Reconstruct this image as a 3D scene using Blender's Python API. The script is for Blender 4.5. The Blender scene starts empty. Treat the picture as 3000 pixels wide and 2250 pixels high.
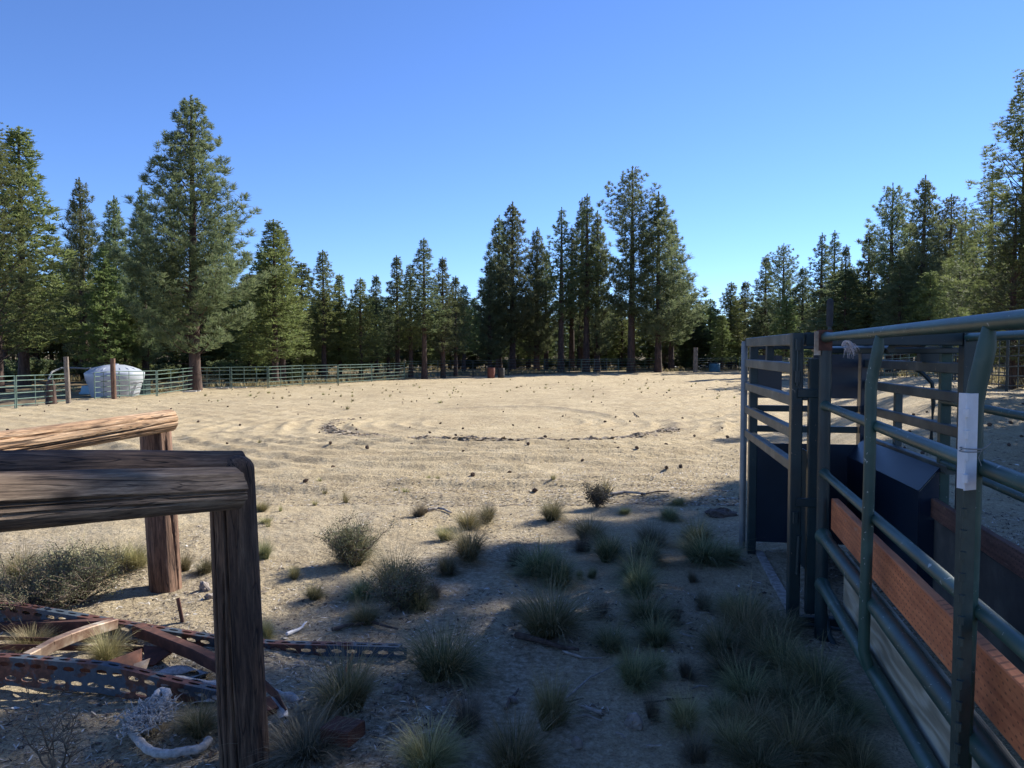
import bpy, math, random
import numpy as np
from mathutils import Vector, Matrix, Quaternion
PI = math.pi
random.seed(7); rng = np.random.default_rng(7)
scene = bpy.context.scene
COL = scene.collection

# ------------------------------------------------------------ camera, world, sun, exposure
F = 2254.0; HOR = 1027.0; CAMZ = 1.6
PITCH = math.atan((1125 - HOR) / F)
cd = bpy.data.cameras.new("camera"); cam = bpy.data.objects.new("camera", cd); COL.objects.link(cam)
cd.sensor_width = 36; cd.lens = 36 * F / 3000; cd.clip_start = 0.05; cd.clip_end = 4000
cam.location = (0, 0, CAMZ); cam.rotation_euler = (PI / 2 - PITCH, 0, 0)
scene.camera = cam
SUN_AZ = math.radians(50); SUN_EL = math.radians(33)
S = Vector((math.sin(SUN_AZ) * math.cos(SUN_EL), math.cos(SUN_AZ) * math.cos(SUN_EL), math.sin(SUN_EL)))
world = bpy.data.worlds.new("World"); scene.world = world; world.use_nodes = True
nt = world.node_tree; bg = nt.nodes['Background']
sky = nt.nodes.new('ShaderNodeTexSky'); sky.sky_type = 'NISHITA'; sky.sun_disc = False
sky.sun_elevation = SUN_EL; sky.sun_rotation = SUN_AZ; sky.altitude = 1400; sky.air_density = 1.0
sky.dust_density = 0.0; sky.ozone_density = 3.0
tint = nt.nodes.new('ShaderNodeMix'); tint.data_type = 'RGBA'; tint.blend_type = 'MULTIPLY'; tint.inputs[0].default_value = 1
tint.inputs[7].default_value = (.61, .765, 1.09, 1)      # the deep blue of dry high-altitude air
nt.links.new(sky.outputs[0], tint.inputs[6]); nt.links.new(tint.outputs[2], bg.inputs[0]); bg.inputs[1].default_value = 0.085
sd = bpy.data.lights.new("sun", 'SUN'); sd.energy = 4.25; sd.angle = math.radians(0.53); sd.color = (1, .95, .87)
so = bpy.data.objects.new("sun", sd); COL.objects.link(so); so.rotation_mode = 'QUATERNION'
so.rotation_quaternion = S.to_track_quat('Z', 'Y')
scene.view_settings.view_transform = 'Standard'; scene.view_settings.look = 'None'
scene.view_settings.exposure = 1.14; scene.view_settings.gamma = 1
scene.cycles.use_denoising = True

# ------------------------------------------------------------ helpers
def sstep(t):
    t = np.clip(t, 0, 1); return t * t * (3 - 2 * t)
def zbase(x, y):
    y_ = np.maximum(y, 0.01)
    dr = -0.6 * sstep((y_ - 6) / 20)
    q = x / y_
    rise = 0.95 * sstep((q - .36) / .2) * sstep((y_ - 7) / 13) * (1 - sstep((y_ - 45) / 60))
    return dr + rise
def ray(px, py):
    cx = (px - 1500) / F; cy = -(py - 1125) / F
    return Vector((cx, math.cos(PITCH) + cy * math.sin(PITCH), -math.sin(PITCH) + cy * math.cos(PITCH)))
def G(px, py):
    """ground point seen at a photo pixel (3000 px frame)"""
    d = ray(px, py)
    if d.z > -0.004: d.z = -0.004
    t = 1.0
    while t < 400:
        p = d * t
        if CAMZ + p.z <= float(zbase(p.x, p.y)): break
        t *= 1.01
    x, y = p.x, p.y
    return Vector((x, y, hgt(x, y)))
def GV(vx, vy): return G(vx * 1.35624, vy * 1.35624)
def P(px, py, depth):
    d = ray(px, py); t = depth / d.y
    return Vector((d.x * t, depth, CAMZ + d.z * t))

# smooth value noise
_T = rng.random((256, 256))
def vnoise(x, y):
    x = np.asarray(x, float); y = np.asarray(y, float)
    xi = np.floor(x).astype(int); yi = np.floor(y).astype(int)
    fx = x - xi; fy = y - yi; fx = fx * fx * (3 - 2 * fx); fy = fy * fy * (3 - 2 * fy)
    a = _T[xi & 255, yi & 255]; b = _T[(xi + 1) & 255, yi & 255]; c = _T[xi & 255, (yi + 1) & 255]; d = _T[(xi + 1) & 255, (yi + 1) & 255]
    return (a * (1 - fx) + b * fx) * (1 - fy) + (c * (1 - fx) + d * fx) * fy - .5
def track_field(x, y):
    """harrow grooves in the arena; returns height, and a 0..1 mask of the darker ridge colour"""
    h = np.zeros_like(x); m = np.zeros_like(x)
    wob = vnoise(x * .5, y * .5) * .5 + vnoise(x * 2.1, y * 2.1) * .18 + vnoise(x * .13 + 3, y * .13) * .9
    # loop of the ridge: ellipse in the ground plane
    cx, cy, rx, ry = -.3, 23.5, 5.1, 7.6
    ang = np.arctan2((y - cy) / ry, (x - cx) / rx)
    rr = np.sqrt(((x - cx) / rx) ** 2 + ((y - cy) / ry) ** 2) * rx + wob * .5
    vis = sstep((-np.sin(ang) + .35) * 1.6)
    lump = .75 + .3 * vnoise(x * 1.2, y * 1.2) + .9 * vnoise(x * 6.3, y * 6.3)
    g = np.exp(-((rr - rx) / .20) ** 2) * vis
    h += .075 * g * lump; m = np.maximum(m, g * .9)
    h -= .03 * np.exp(-((rr - rx + .42) / .2) ** 2) * vis
    far = np.exp(-((rr - rx * .78) / .22) ** 2) * sstep((np.cos(ang) * .3 + np.sin(ang) - .45) * 4)
    h += .07 * far; m = np.maximum(m, far * .8)
    for k in range(1, 9):
        a = .052 / (1 + .1 * k) * (.5 + np.clip(1.6 * vnoise(x * .33 + k, y * .33) + .5, 0, 1))
        for sgn in (1, -1):
            if sgn < 0 and k > 4: continue
            h += a * np.exp(-((rr - rx - sgn * .62 * k) / .15) ** 2) * (.4 + vis)
    for (sy, xa, xb) in ((18.7, -7.9, -5.9), (20.0, -7.1, -6.1), (24.6, -3.1, -2.2)):
        g3 = np.exp(-((y - sy - .3 * wob) / .16) ** 2) * sstep((x - xa) / .3) * sstep((xb - x) / .3)
        h += .07 * g3 * lump; m = np.maximum(m, g3 * .8)
    # straight furrows to the right half of the arena
    t = (x * .82 - y * .57) + wob * .4
    right = sstep((x - 2) / 6) * sstep((y - 12) / 6)
    h += .035 * np.sin(t * 2 * PI / 1.1) * right + .015 * np.sin(t * 2 * PI / .5) * right
    t2 = y + x * .12 + wob
    h += .022 * np.sin(t2 * 2 * PI / .55) * sstep((y - 7) / 3) * (1 - sstep((y - 16) / 3))
    t3 = y * .8 + x * .6 + wob
    h += .014 * np.sin(t3 * 2 * PI / 1.0) * sstep((-x - 2) / 6) * sstep((y - 9) / 4)
    return h, np.clip(m, 0, 1)
def hfull(x, y):
    x = np.asarray(x, float); y = np.asarray(y, float)
    h = zbase(x, y)
    h = h + .07 * vnoise(x * .18 + 9, y * .18) * sstep((np.hypot(x, y) - 4) / 8) + .05 * vnoise(x * .7, y * .7 + 40)
    arena = sstep((y - 6.5) / 3) * (1 - sstep((y - 70) / 12))
    th, m = track_field(x, y)
    q = x / np.maximum(y, .1)
    left_of_chute = 1 - sstep((q - .31) / .06)
    h = h + th * arena * left_of_chute
    dun = sstep((q - .3) / .1) * sstep((y - 6) / 3) * (1 - sstep((y - 40) / 15))
    h = h + dun * .16 * vnoise(x * .9 + 30, y * .9)
    h = h + .028 * vnoise(x * 3.1, y * 3.1) + .012 * vnoise(x * 9.7, y * 9.7) + .008 * vnoise(x * 27, y * 27)
    return h, m * arena * left_of_chute
def hgt(x, y):
    return float(hfull(np.array([x]), np.array([y]))[0][0])

def tag(o, label=None, cat=None, group=None, kind=None):
    if label: o['label'] = label
    if cat: o['category'] = cat
    if group: o['group'] = group
    if kind: o['kind'] = kind
    return o
def empty(name, loc, rz=0):
    o = bpy.data.objects.new(name, None); COL.objects.link(o); o.location = loc
    o.rotation_euler = (0, 0, rz); o.empty_display_size = .1; return o
def kids(o): return [c for c in list(COL.objects) if c.parent is o]
def copy_tree(src, ch):
    c = src.copy(); COL.objects.link(c)
    for k in ch:
        kk = k.copy(); kk.parent = c; COL.objects.link(kk)
    return c

def mesh_np(name, V, Fc, mat=None, parent=None, smooth=False, attr=None, loc=None):
    V = np.asarray(V, np.float32).reshape(-1, 3); Fc = np.asarray(Fc, np.int32)
    me = bpy.data.meshes.new(name); n = Fc.shape[1]
    me.vertices.add(len(V)); me.vertices.foreach_set('co', V.ravel())
    me.loops.add(Fc.size); me.loops.foreach_set('vertex_index', Fc.ravel())
    me.polygons.add(len(Fc)); me.polygons.foreach_set('loop_start', np.arange(0, Fc.size, n, dtype=np.int32))
    me.update(calc_edges=True)
    if smooth: me.polygons.foreach_set('use_smooth', np.ones(len(Fc), bool))
    if attr:
        for k, v in attr.items():
            a = me.attributes.new(k, 'FLOAT', 'POINT'); a.data.foreach_set('value', np.asarray(v, np.float32))
    if mat: me.materials.append(mat)
    o = bpy.data.objects.new(name, me); COL.objects.link(o)
    if parent: o.parent = parent
    if loc is not None: o.location = loc
    return o

class MB:
    def __init__(s): s.v = []; s.f = []
    def add(s, vs, fs):
        b = len(s.v); s.v += [tuple(v) for v in vs]; s.f += [tuple(b + i for i in f) for f in fs]
    def tube(s, pts, r, n=10, caps=True, sq=False, flat=None):
        pts = [Vector(p) for p in pts]; m = len(pts)
        rs = r if isinstance(r, (list, tuple)) else [r] * m
        d0 = (pts[1] - pts[0]).normalized()
        up = Vector((0, 0, 1)) if abs(d0.z) < .95 else Vector((0, 1, 0))
        vs = []; fs = []
        for i, p in enumerate(pts):
            d = (pts[min(i + 1, m - 1)] - pts[max(i - 1, 0)]).normalized()
            x = d.cross(up)
            if x.length < 1e-4: x = d.cross(Vector((1, 0, 0)))
            x.normalize(); y = x.cross(d).normalized()
            for k in range(n):
                a = 2 * PI * (k + .5) / n
                vs.append(p + x * math.cos(a) * rs[i] + y * math.sin(a) * rs[i] * (flat or 1))
        for i in range(m - 1):
            for k in range(n):
                fs.append((i * n + k, i * n + (k + 1) % n, (i + 1) * n + (k + 1) % n, (i + 1) * n + k))
        if caps:
            fs.append(tuple(range(n))[::-1]); fs.append(tuple((m - 1) * n + k for k in range(n)))
        s.add(vs, fs)
    def bar(s, a, b, w, h, up=(0, 0, 1), bev=.004):
        """rectangular bar a->b; w across, h along up; chamfered edges"""
        a = Vector(a); b = Vector(b); d = (b - a).normalized(); up = Vector(up)
        x = d.cross(up)
        if x.length < 1e-3: x = d.cross(Vector((0, 1, 0)))
        x.normalize(); y = x.cross(d).normalized()
        c = min(bev, w * .3, h * .3); hw, hh = w / 2, h / 2
        prof = [(-hw + c, -hh), (hw - c, -hh), (hw, -hh + c), (hw, hh - c), (hw - c, hh), (-hw + c, hh), (-hw, hh - c), (-hw, -hh + c)]
        vs = [a + x * p + y * q for p, q in prof] + [b + x * p + y * q for p, q in prof]
        fs = [(k, (k + 1) % 8, 8 + (k + 1) % 8, 8 + k) for k in range(8)] + [tuple(range(8))[::-1], tuple(range(8, 16))]
        s.add(vs, fs)
    def poly(s, pts, th):
        """flat plate with thickness from a loop of points"""
        pts = [Vector(p) for p in pts]; nrm = (pts[1] - pts[0]).cross(pts[2] - pts[0]).normalized() * th / 2
        n = len(pts); vs = [p + nrm for p in pts] + [p - nrm for p in pts]
        fs = [tuple(range(n)), tuple(range(n, 2 * n))[::-1]] + [(k, n + k, n + (k + 1) % n, (k + 1) % n) for k in range(n)]
        s.add(vs, fs)
    def build(s, name, mat, parent=None, loc=None, smooth=False):
        me = bpy.data.meshes.new(name)
        off = Vector(loc) if loc is not None else (parent.location.copy() if parent is not None else Vector((0, 0, 0)))
        me.from_pydata([tuple(Vector(v) - off) for v in s.v], [], s.f); me.materials.append(mat); me.update()
        if smooth: me.shade_smooth(); me.set_sharp_from_angle(angle=math.radians(40))
        o = bpy.data.objects.new(name, me); COL.objects.link(o)
        if parent is not None: o.parent = parent
        else: o.location = off
        return o

# ------------------------------------------------------------ materials
def newmat(name):
    m = bpy.data.materials.new(name); m.use_nodes = True
    return m, m.node_tree.nodes, m.node_tree.links, m.node_tree.nodes['Principled BSDF']
def ramp(N, stops):
    r = N.new('ShaderNodeValToRGB'); e = r.color_ramp.elements
    while len(e) < len(stops): e.new(.5)
    for k, (p, c) in enumerate(stops):
        e[k].position = p; e[k].color = (*c, 1) if len(c) == 3 else c
    return r
def coords(N, L, kind='Object', scale=(1, 1, 1)):
    t = N.new('ShaderNodeTexCoord'); mp = N.new('ShaderNodeMapping'); mp.inputs['Scale'].default_value = scale
    L.new(t.outputs[kind], mp.inputs[0]); return mp.outputs[0]
def geopos(N, L, scale=(1, 1, 1)):
    t = N.new('ShaderNodeNewGeometry'); mp = N.new('ShaderNodeMapping'); mp.inputs['Scale'].default_value = scale
    L.new(t.outputs['Position'], mp.inputs[0]); return mp.outputs[0]
def noise(N, L, vec, scale, detail=4, rough=.6, dist=0):
    n = N.new('ShaderNodeTexNoise'); n.inputs['Scale'].default_value = scale; n.inputs['Detail'].default_value = detail
    n.inputs['Roughness'].default_value = rough; n.inputs['Distortion'].default_value = dist
    L.new(vec, n.inputs['Vector']); return n.outputs['Fac']
def bump(N, L, B, h, strength, dist, prev=None):
    b = N.new('ShaderNodeBump'); b.inputs['Strength'].default_value = strength; b.inputs['Distance'].default_value = dist
    L.new(h, b.inputs['Height'])
    if prev: L.new(prev, b.inputs['Normal'])
    L.new(b.outputs[0], B.inputs['Normal']); return b.outputs[0]
def mixc(N, L, fac, a, b, mode='MIX'):
    m = N.new('ShaderNodeMix'); m.data_type = 'RGBA'; m.blend_type = mode
    if isinstance(fac, (int, float)): m.inputs[0].default_value = fac
    else: L.new(fac, m.inputs[0])
    for i, c in ((6, a), (7, b)):
        if isinstance(c, tuple): m.inputs[i].default_value = (*c, 1)
        else: L.new(c, m.inputs[i])
    return m.outputs[2]
def mapr(N, L, v, a, b, c=0, d=1):
    m = N.new('ShaderNodeMapRange'); L.new(v, m.inputs[0])
    for i, q in enumerate((a, b, c, d)): m.inputs[i + 1].default_value = q
    return m.outputs[0]

def simple(name, stops, scale=6, rough=.6, metal=0, bs=.2, bd=.003, stretch=(1, 1, 1), detail=5, world=True, spec=.5):
    m, N, L, B = newmat(name)
    v = geopos(N, L, stretch) if world else coords(N, L, 'Object', stretch)
    n = noise(N, L, v, scale, detail); r = ramp(N, stops); L.new(n, r.inputs[0]); L.new(r.outputs[0], B.inputs['Base Color'])
    B.inputs['Roughness'].default_value = rough; B.inputs['Metallic'].default_value = metal
    B.inputs['Specular IOR Level'].default_value = spec
    if bs: bump(N, L, B, noise(N, L, v, scale * 5, 4), bs, bd)
    return m
M = {}
M['green_pipe'] = simple('painted_green_pipe', [(.3, (.026, .064, .050)), (.6, (.038, .088, .068)), (.75, (.075, .12, .095))], 9, .46, 0, .1, .001)
def chipped(m, col, thr=.70, sc=38):
    N, L = m.node_tree.nodes, m.node_tree.links; B = N['Principled BSDF']; src = B.inputs['Base Color'].links[0].from_socket
    v = geopos(N, L, (1, 1, 1)); n = noise(N, L, v, sc, 3, .7, .5); f = ramp(N, [(thr - .02, (0, 0, 0)), (thr, (1, 1, 1))]); L.new(n, f.inputs[0])
    big = noise(N, L, v, 3, 2); g = ramp(N, [(.4, (.75, .75, .75)), (.65, (1.15, 1.15, 1.12))]); L.new(big, g.inputs[0])
    c = mixc(N, L, 1, src, g.outputs[0], 'MULTIPLY')
    L.new(mixc(N, L, f.outputs[0], c, col), B.inputs['Base Color']); return m
chipped(M['green_pipe'], (.34, .37, .33), .68)
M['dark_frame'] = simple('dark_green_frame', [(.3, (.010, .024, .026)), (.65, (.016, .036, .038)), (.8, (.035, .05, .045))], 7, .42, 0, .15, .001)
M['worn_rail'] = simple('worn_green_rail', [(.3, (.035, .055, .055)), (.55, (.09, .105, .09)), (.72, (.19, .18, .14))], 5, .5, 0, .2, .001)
M['navy_sheet'] = simple('navy_sheet_metal', [(.3, (.010, .022, .040)), (.7, (.016, .032, .055))], 3, .32, 0, .1, .002)
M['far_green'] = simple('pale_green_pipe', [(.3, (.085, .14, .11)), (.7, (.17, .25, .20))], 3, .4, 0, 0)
M['grey_pipe'] = simple('grey_pipe', [(.3, (.16, .165, .16)), (.7, (.27, .27, .25))], 5, .45, .2, .1, .001)
M['black_rubber'] = simple('black_rubber', [(.3, (.012, .012, .013)), (.7, (.03, .03, .03))], 30, .7)
M['rust'] = simple('rust', [(.25, (.03, .014, .011)), (.5, (.085, .034, .022)), (.68, (.15, .06, .038)), (.82, (.28, .19, .13))], 14, .85, .1, .5, .002)
M['rust_light'] = simple('bare_rusty_steel', [(.3, (.16, .08, .05)), (.5, (.36, .26, .18)), (.65, (.55, .48, .38)), (.8, (.22, .10, .06))], 9, .55, .3, .3, .002)
def mat_rustpaint():
    m, N, L, B = newmat('chipped_slate_paint'); v = geopos(N, L)
    n = noise(N, L, v, 6, 6, .65, .4); n2 = noise(N, L, v, 40, 4)
    r1 = ramp(N, [(.3, (.035, .014, .010)), (.6, (.12, .045, .028)), (.8, (.22, .10, .06))]); L.new(n2, r1.inputs[0])
    r2 = ramp(N, [(.3, (.035, .052, .068)), (.8, (.075, .10, .125))]); L.new(n2, r2.inputs[0])
    f = ramp(N, [(.46, (0, 0, 0)), (.5, (1, 1, 1))]); L.new(n, f.inputs[0])
    L.new(mixc(N, L, f.outputs[0], r2.outputs[0], r1.outputs[0]), B.inputs['Base Color'])
    B.inputs['Roughness'].default_value = .65; bump(N, L, B, n2, .3, .002); return m
M['rustpaint'] = mat_rustpaint()
def mat_wood(name, c0, c1, c2, sc=1.0):
    """grain runs along local Z"""
    m, N, L, B = newmat(name); v = coords(N, L, 'Object', (1, 1, .09))
    vk = coords(N, L, 'Object', (1, 1, .35))
    k = N.new('ShaderNodeTexVoronoi'); k.inputs['Scale'].default_value = 5; L.new(vk, k.inputs['Vector'])
    kf = mapr(N, L, k.outputs['Distance'], .03, .10, .9, 0)
    n = noise(N, L, v, 30 * sc, 8, .68, .6); n2 = noise(N, L, v, 110 * sc, 5, .7); nb = noise(N, L, coords(N, L, 'Object', (1, 1, .4)), 5, 4)
    r = ramp(N, [(.30, c0), (.47, c1), (.66, c2)]); L.new(n, r.inputs[0])
    fine = ramp(N, [(.35, (.45, .42, .4)), (.6, (1.05, 1.02, 1))]); L.new(n2, fine.inputs[0])
    c = mixc(N, L, 1.0, r.outputs[0], fine.outputs[0], 'MULTIPLY')
    st = ramp(N, [(.35, (.62, .58, .55)), (.6, (1.1, 1.05, 1))]); L.new(nb, st.inputs[0])
    c = mixc(N, L, .8, c, st.outputs[0], 'MULTIPLY')
    ck = noise(N, L, coords(N, L, 'Object', (1, 1, .05)), 13 * sc, 3, .55, .8)
    cm = ramp(N, [(.462, (1, 1, 1)), (.474, (.08, .07, .06)), (.484, (1, 1, 1)), (.56, (1, 1, 1)), (.568, (.15, .13, .12)), (.576, (1, 1, 1))]); L.new(ck, cm.inputs[0])
    c = mixc(N, L, 1.0, c, cm.outputs[0], 'MULTIPLY')
    c = mixc(N, L, kf, c, (c0[0] * .5, c0[1] * .45, c0[2] * .4))
    L.new(c, B.inputs['Base Color']); B.inputs['Roughness'].default_value = .82
    p = bump(N, L, B, n, .8, .008); p = bump(N, L, B, cm.outputs[0], .8, .006, p); bump(N, L, B, n2, .6, .003, p); return m
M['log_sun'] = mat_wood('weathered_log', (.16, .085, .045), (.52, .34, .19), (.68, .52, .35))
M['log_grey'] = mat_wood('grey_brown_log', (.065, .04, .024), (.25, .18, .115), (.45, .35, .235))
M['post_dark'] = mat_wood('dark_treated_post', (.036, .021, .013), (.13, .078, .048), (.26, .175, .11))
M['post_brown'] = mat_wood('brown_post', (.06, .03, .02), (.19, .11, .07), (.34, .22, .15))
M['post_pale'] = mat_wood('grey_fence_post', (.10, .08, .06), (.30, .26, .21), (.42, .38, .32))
def mat_board(name, c0, c1):
    m, N, L, B = newmat(name); v = coords(N, L, 'Object', (1, 1, .08))
    n = noise(N, L, v, 45, 6, .6, .3); nb = noise(N, L, coords(N, L, 'Object'), 2.5, 3)
    r = ramp(N, [(.3, c0), (.65, c1)]); L.new(n, r.inputs[0])
    # rows of incised slits
    bt = N.new('ShaderNodeTexBrick'); bt.offset = .5; bt.inputs['Scale'].default_value = 1
    bt.inputs['Brick Width'].default_value = .05; bt.inputs['Row Height'].default_value = .018; bt.inputs['Mortar Size'].default_value = .0
    t = N.new('ShaderNodeTexCoord'); sp = N.new('ShaderNodeSeparateXYZ'); L.new(t.outputs['Object'], sp.inputs[0])
    def ma(op, a, b=None):
        q = N.new('ShaderNodeMath'); q.operation = op
        for i, s_ in enumerate((a, b)):
            if s_ is None: continue
            if isinstance(s_, (int, float)): q.inputs[i].default_value = s_
            else: L.new(s_, q.inputs[i])
        return q.outputs[0]
    row = ma('FLOOR', ma('DIVIDE', sp.outputs['Y'], .019))
    xo = ma('ADD', ma('ADD', sp.outputs['Z'], ma('MULTIPLY', row, .017)), ma('MULTIPLY', sp.outputs['X'], .6))
    fz = ma('ABSOLUTE', ma('SUBTRACT', ma('FRACT', ma('DIVIDE', xo, .042)), .5))
    fy = ma('ABSOLUTE', ma('SUBTRACT', ma('FRACT', ma('DIVIDE', sp.outputs['Y'], .019)), .5))
    slit = ma('MULTIPLY', ma('LESS_THAN', fz, .13), ma('LESS_THAN', fy, .14))
    slit = ma('MULTIPLY', slit, mapr(N, L, nb, .35, .6, .25, .8))
    c = mixc(N, L, slit, r.outputs[0], (c0[0] * .3, c0[1] * .3, c0[2] * .3))
    st = ramp(N, [(.35, (.7, .68, .66)), (.6, (1.1, 1.05, 1))]); L.new(nb, st.inputs[0])
    c = mixc(N, L, .8, c, st.outputs[0], 'MULTIPLY')
    sc_ = ramp(N, [(.60, (0, 0, 0)), (.68, (1, 1, 1))]); L.new(noise(N, L, coords(N, L, 'Object', (1, 1, .25)), 22, 6, .7), sc_.inputs[0])
    c = mixc(N, L, mapr(N, L, sc_.outputs[0], 0, 1, 0, .45), c, (.50, .33, .22))
    kv = N.new('ShaderNodeTexVoronoi'); kv.inputs['Scale'].default_value = 5; L.new(coords(N, L, 'Object', (1, 1, .6)), kv.inputs['Vector'])
    c = mixc(N, L, mapr(N, L, kv.outputs['Distance'], .05, .09, .85, 0), c, (c0[0] * .25, c0[1] * .25, c0[2] * .25))
    L.new(c, B.inputs['Base Color']); B.inputs['Roughness'].default_value = .8
    bump(N, L, B, n, .5, .004); return m
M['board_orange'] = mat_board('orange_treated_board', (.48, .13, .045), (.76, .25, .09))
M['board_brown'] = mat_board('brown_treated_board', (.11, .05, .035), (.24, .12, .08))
def mat_ply():
    m, N, L, B = newmat('weathered_plywood'); v = coords(N, L, 'Object', (1, 1, .22))
    w = N.new('ShaderNodeTexWave'); w.wave_type = 'BANDS'; w.bands_direction = 'Y'
    w.inputs['Scale'].default_value = 3.5; w.inputs['Distortion'].default_value = 22; w.inputs['Detail'].default_value = 3
    w.inputs['Detail Scale'].default_value = 1.2; L.new(v, w.inputs['Vector'])
    n = noise(N, L, coords(N, L, 'Object', (1, 1, .1)), 30, 6)
    r = ramp(N, [(.1, (.28, .24, .16)), (.6, (.38, .335, .235)), (.95, (.44, .40, .30))]); L.new(w.outputs['Fac'], r.inputs[0])
    st = ramp(N, [(.35, (.6, .6, .6)), (.6, (1.1, 1.1, 1.1))]); L.new(n, st.inputs[0])
    L.new(mixc(N, L, .8, r.outputs[0], st.outputs[0], 'MULTIPLY'), B.inputs['Base Color']); B.inputs['Roughness'].default_value = .8
    bump(N, L, B, n, .3, .003); return m
M['plywood'] = mat_ply()
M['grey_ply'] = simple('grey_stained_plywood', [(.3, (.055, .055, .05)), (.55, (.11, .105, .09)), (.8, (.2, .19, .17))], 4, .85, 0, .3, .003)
M['white_paint'] = simple('chalky_white_paint', [(.2, (.40, .39, .38)), (.34, (.64, .63, .62)), (.7, (.76, .75, .75))], 22, .7)
M['tpost_green'] = simple('t_post_green', [(.3, (.022, .035, .028)), (.75, (.05, .07, .055))], 20, .55)
M['rope'] = simple('dirty_white_rope', [(.3, (.27, .26, .24)), (.7, (.60, .58, .55))], 60, .95)
M['twine'] = simple('pale_twine', [(.3, (.45, .36, .33)), (.7, (.75, .68, .66))], 60, .95)
M['tank'] = simple('white_tank_plastic', [(.3, (.38, .41, .45)), (.7, (.47, .50, .53))], 2, .35, 0, 0)
M['teal'] = simple('dark_teal_plastic', [(.3, (.006, .022, .025)), (.7, (.012, .036, .038))], 3, .5)
M['blue_box'] = simple('pale_blue_plastic', [(.3, (.20, .36, .42)), (.7, (.30, .46, .52))], 3, .5)
M['blue_barrel'] = simple('blue_plastic', [(.3, (.03, .12, .2)), (.7, (.05, .2, .3))], 3, .5)
M['rust_barrel'] = simple('red_brown_barrel', [(.3, (.10, .03, .02)), (.7, (.22, .08, .05))], 5, .8)
M['black_barrel'] = simple('dark_barrel', [(.3, (.02, .02, .02)), (.7, (.05, .045, .04))], 5, .7)
M['cone'] = simple('pine_cone_brown', [(.3, (.05, .03, .02)), (.7, (.13, .08, .05))], 40, .9)
M['stone'] = simple('grey_stone', [(.3, (.16, .13, .11)), (.7, (.36, .31, .26))], 20, .9)
M['stick'] = simple('bleached_stick', [(.3, (.16, .13, .10)), (.7, (.45, .41, .36))], 25, .9)
M['stick_dark'] = simple('dark_stick', [(.3, (.04, .028, .02)), (.7, (.14, .10, .08))], 25, .9)
M['twig'] = simple('brown_twig', [(.3, (.09, .065, .045)), (.7, (.22, .17, .12))], 25, .9)
M['road'] = simple('pale_gravel_road', [(.3, (.30, .30, .29)), (.7, (.42, .41, .39))], 3, .9)
def mat_bark():
    m, N, L, B = newmat('pine_bark'); v = coords(N, L, 'Object', (1, 1, .25))
    n = noise(N, L, v, 9, 6, .7)
    r = ramp(N, [(.35, (.03, .021, .018)), (.55, (.085, .053, .040)), (.75, (.16, .10, .072))]); L.new(n, r.inputs[0])
    L.new(r.outputs[0], B.inputs['Base Color']); B.inputs['Roughness'].default_value = .95; bump(N, L, B, n, .8, .04); return m
M['bark'] = mat_bark()
def mat_leafy(name, a, b, tip, rnd=.5, trans=.25, attr='tip', rough=.6, br=(.75, 1.3)):
    m, N, L, B = newmat(name); oi = N.new('ShaderNodeObjectInfo')
    at = N.new('ShaderNodeAttribute'); at.attribute_name = attr
    v = geopos(N, L); n = noise(N, L, v, 1.6, 3)
    f = mapr(N, L, n, .35, .65)
    c = mixc(N, L, f, a, b)
    c = mixc(N, L, at.outputs['Fac'], c, tip)
    h = N.new('ShaderNodeHueSaturation'); L.new(c, h.inputs['Color'])
    L.new(mapr(N, L, oi.outputs['Random'], 0, 1, .5 - .02 * rnd, .5 + .02 * rnd), h.inputs['Hue'])
    L.new(mapr(N, L, oi.outputs['Random'], 0, 1, br[0], br[1]), h.inputs['Value'])
    L.new(h.outputs[0], B.inputs['Base Color']); B.inputs['Roughness'].default_value = rough
    B.inputs['Specular IOR Level'].default_value = .3
    tr = N.new('ShaderNodeBsdfTranslucent'); L.new(h.outputs[0], tr.inputs['Color'])
    mx = N.new('ShaderNodeMixShader'); mx.inputs[0].default_value = trans
    L.new(B.outputs[0], mx.inputs[1]); L.new(tr.outputs[0], mx.inputs[2])
    L.new(mx.outputs[0], N['Material Output'].inputs[0]); return m
M['pond'] = mat_leafy('ponderosa_needles', (.098, .138, .068), (.158, .195, .090), (.29, .28, .14), 1, .5)
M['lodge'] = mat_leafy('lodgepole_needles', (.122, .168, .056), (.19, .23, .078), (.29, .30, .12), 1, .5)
M['lodge_dark'] = mat_leafy('shaded_lodgepole_needles', (.085, .120, .056), (.130, .165, .070), (.22, .23, .11), 1, .48)  # darker copy of the lodgepole needles, shade put into the base colour
M['grass_green'] = mat_leafy('bunchgrass_green', (.075, .105, .045), (.11, .135, .058), (.36, .32, .17), 1.5, .3)
M['grass_yellow'] = mat_leafy('bunchgrass_straw', (.12, .14, .05), (.17, .17, .065), (.45, .38, .20), 1, .3)
M['grass_dark'] = mat_leafy('bunchgrass_grey', (.085, .085, .055), (.13, .115, .08), (.30, .25, .17), 1, .25)
M['straw'] = mat_leafy('dry_forest_grass', (.28, .25, .11), (.40, .34, .16), (.5, .44, .25), 1, .3)
M['shrub'] = mat_leafy('bitterbrush_leaves', (.16, .18, .09), (.25, .25, .13), (.3, .3, .18), 1, .25)

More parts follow.
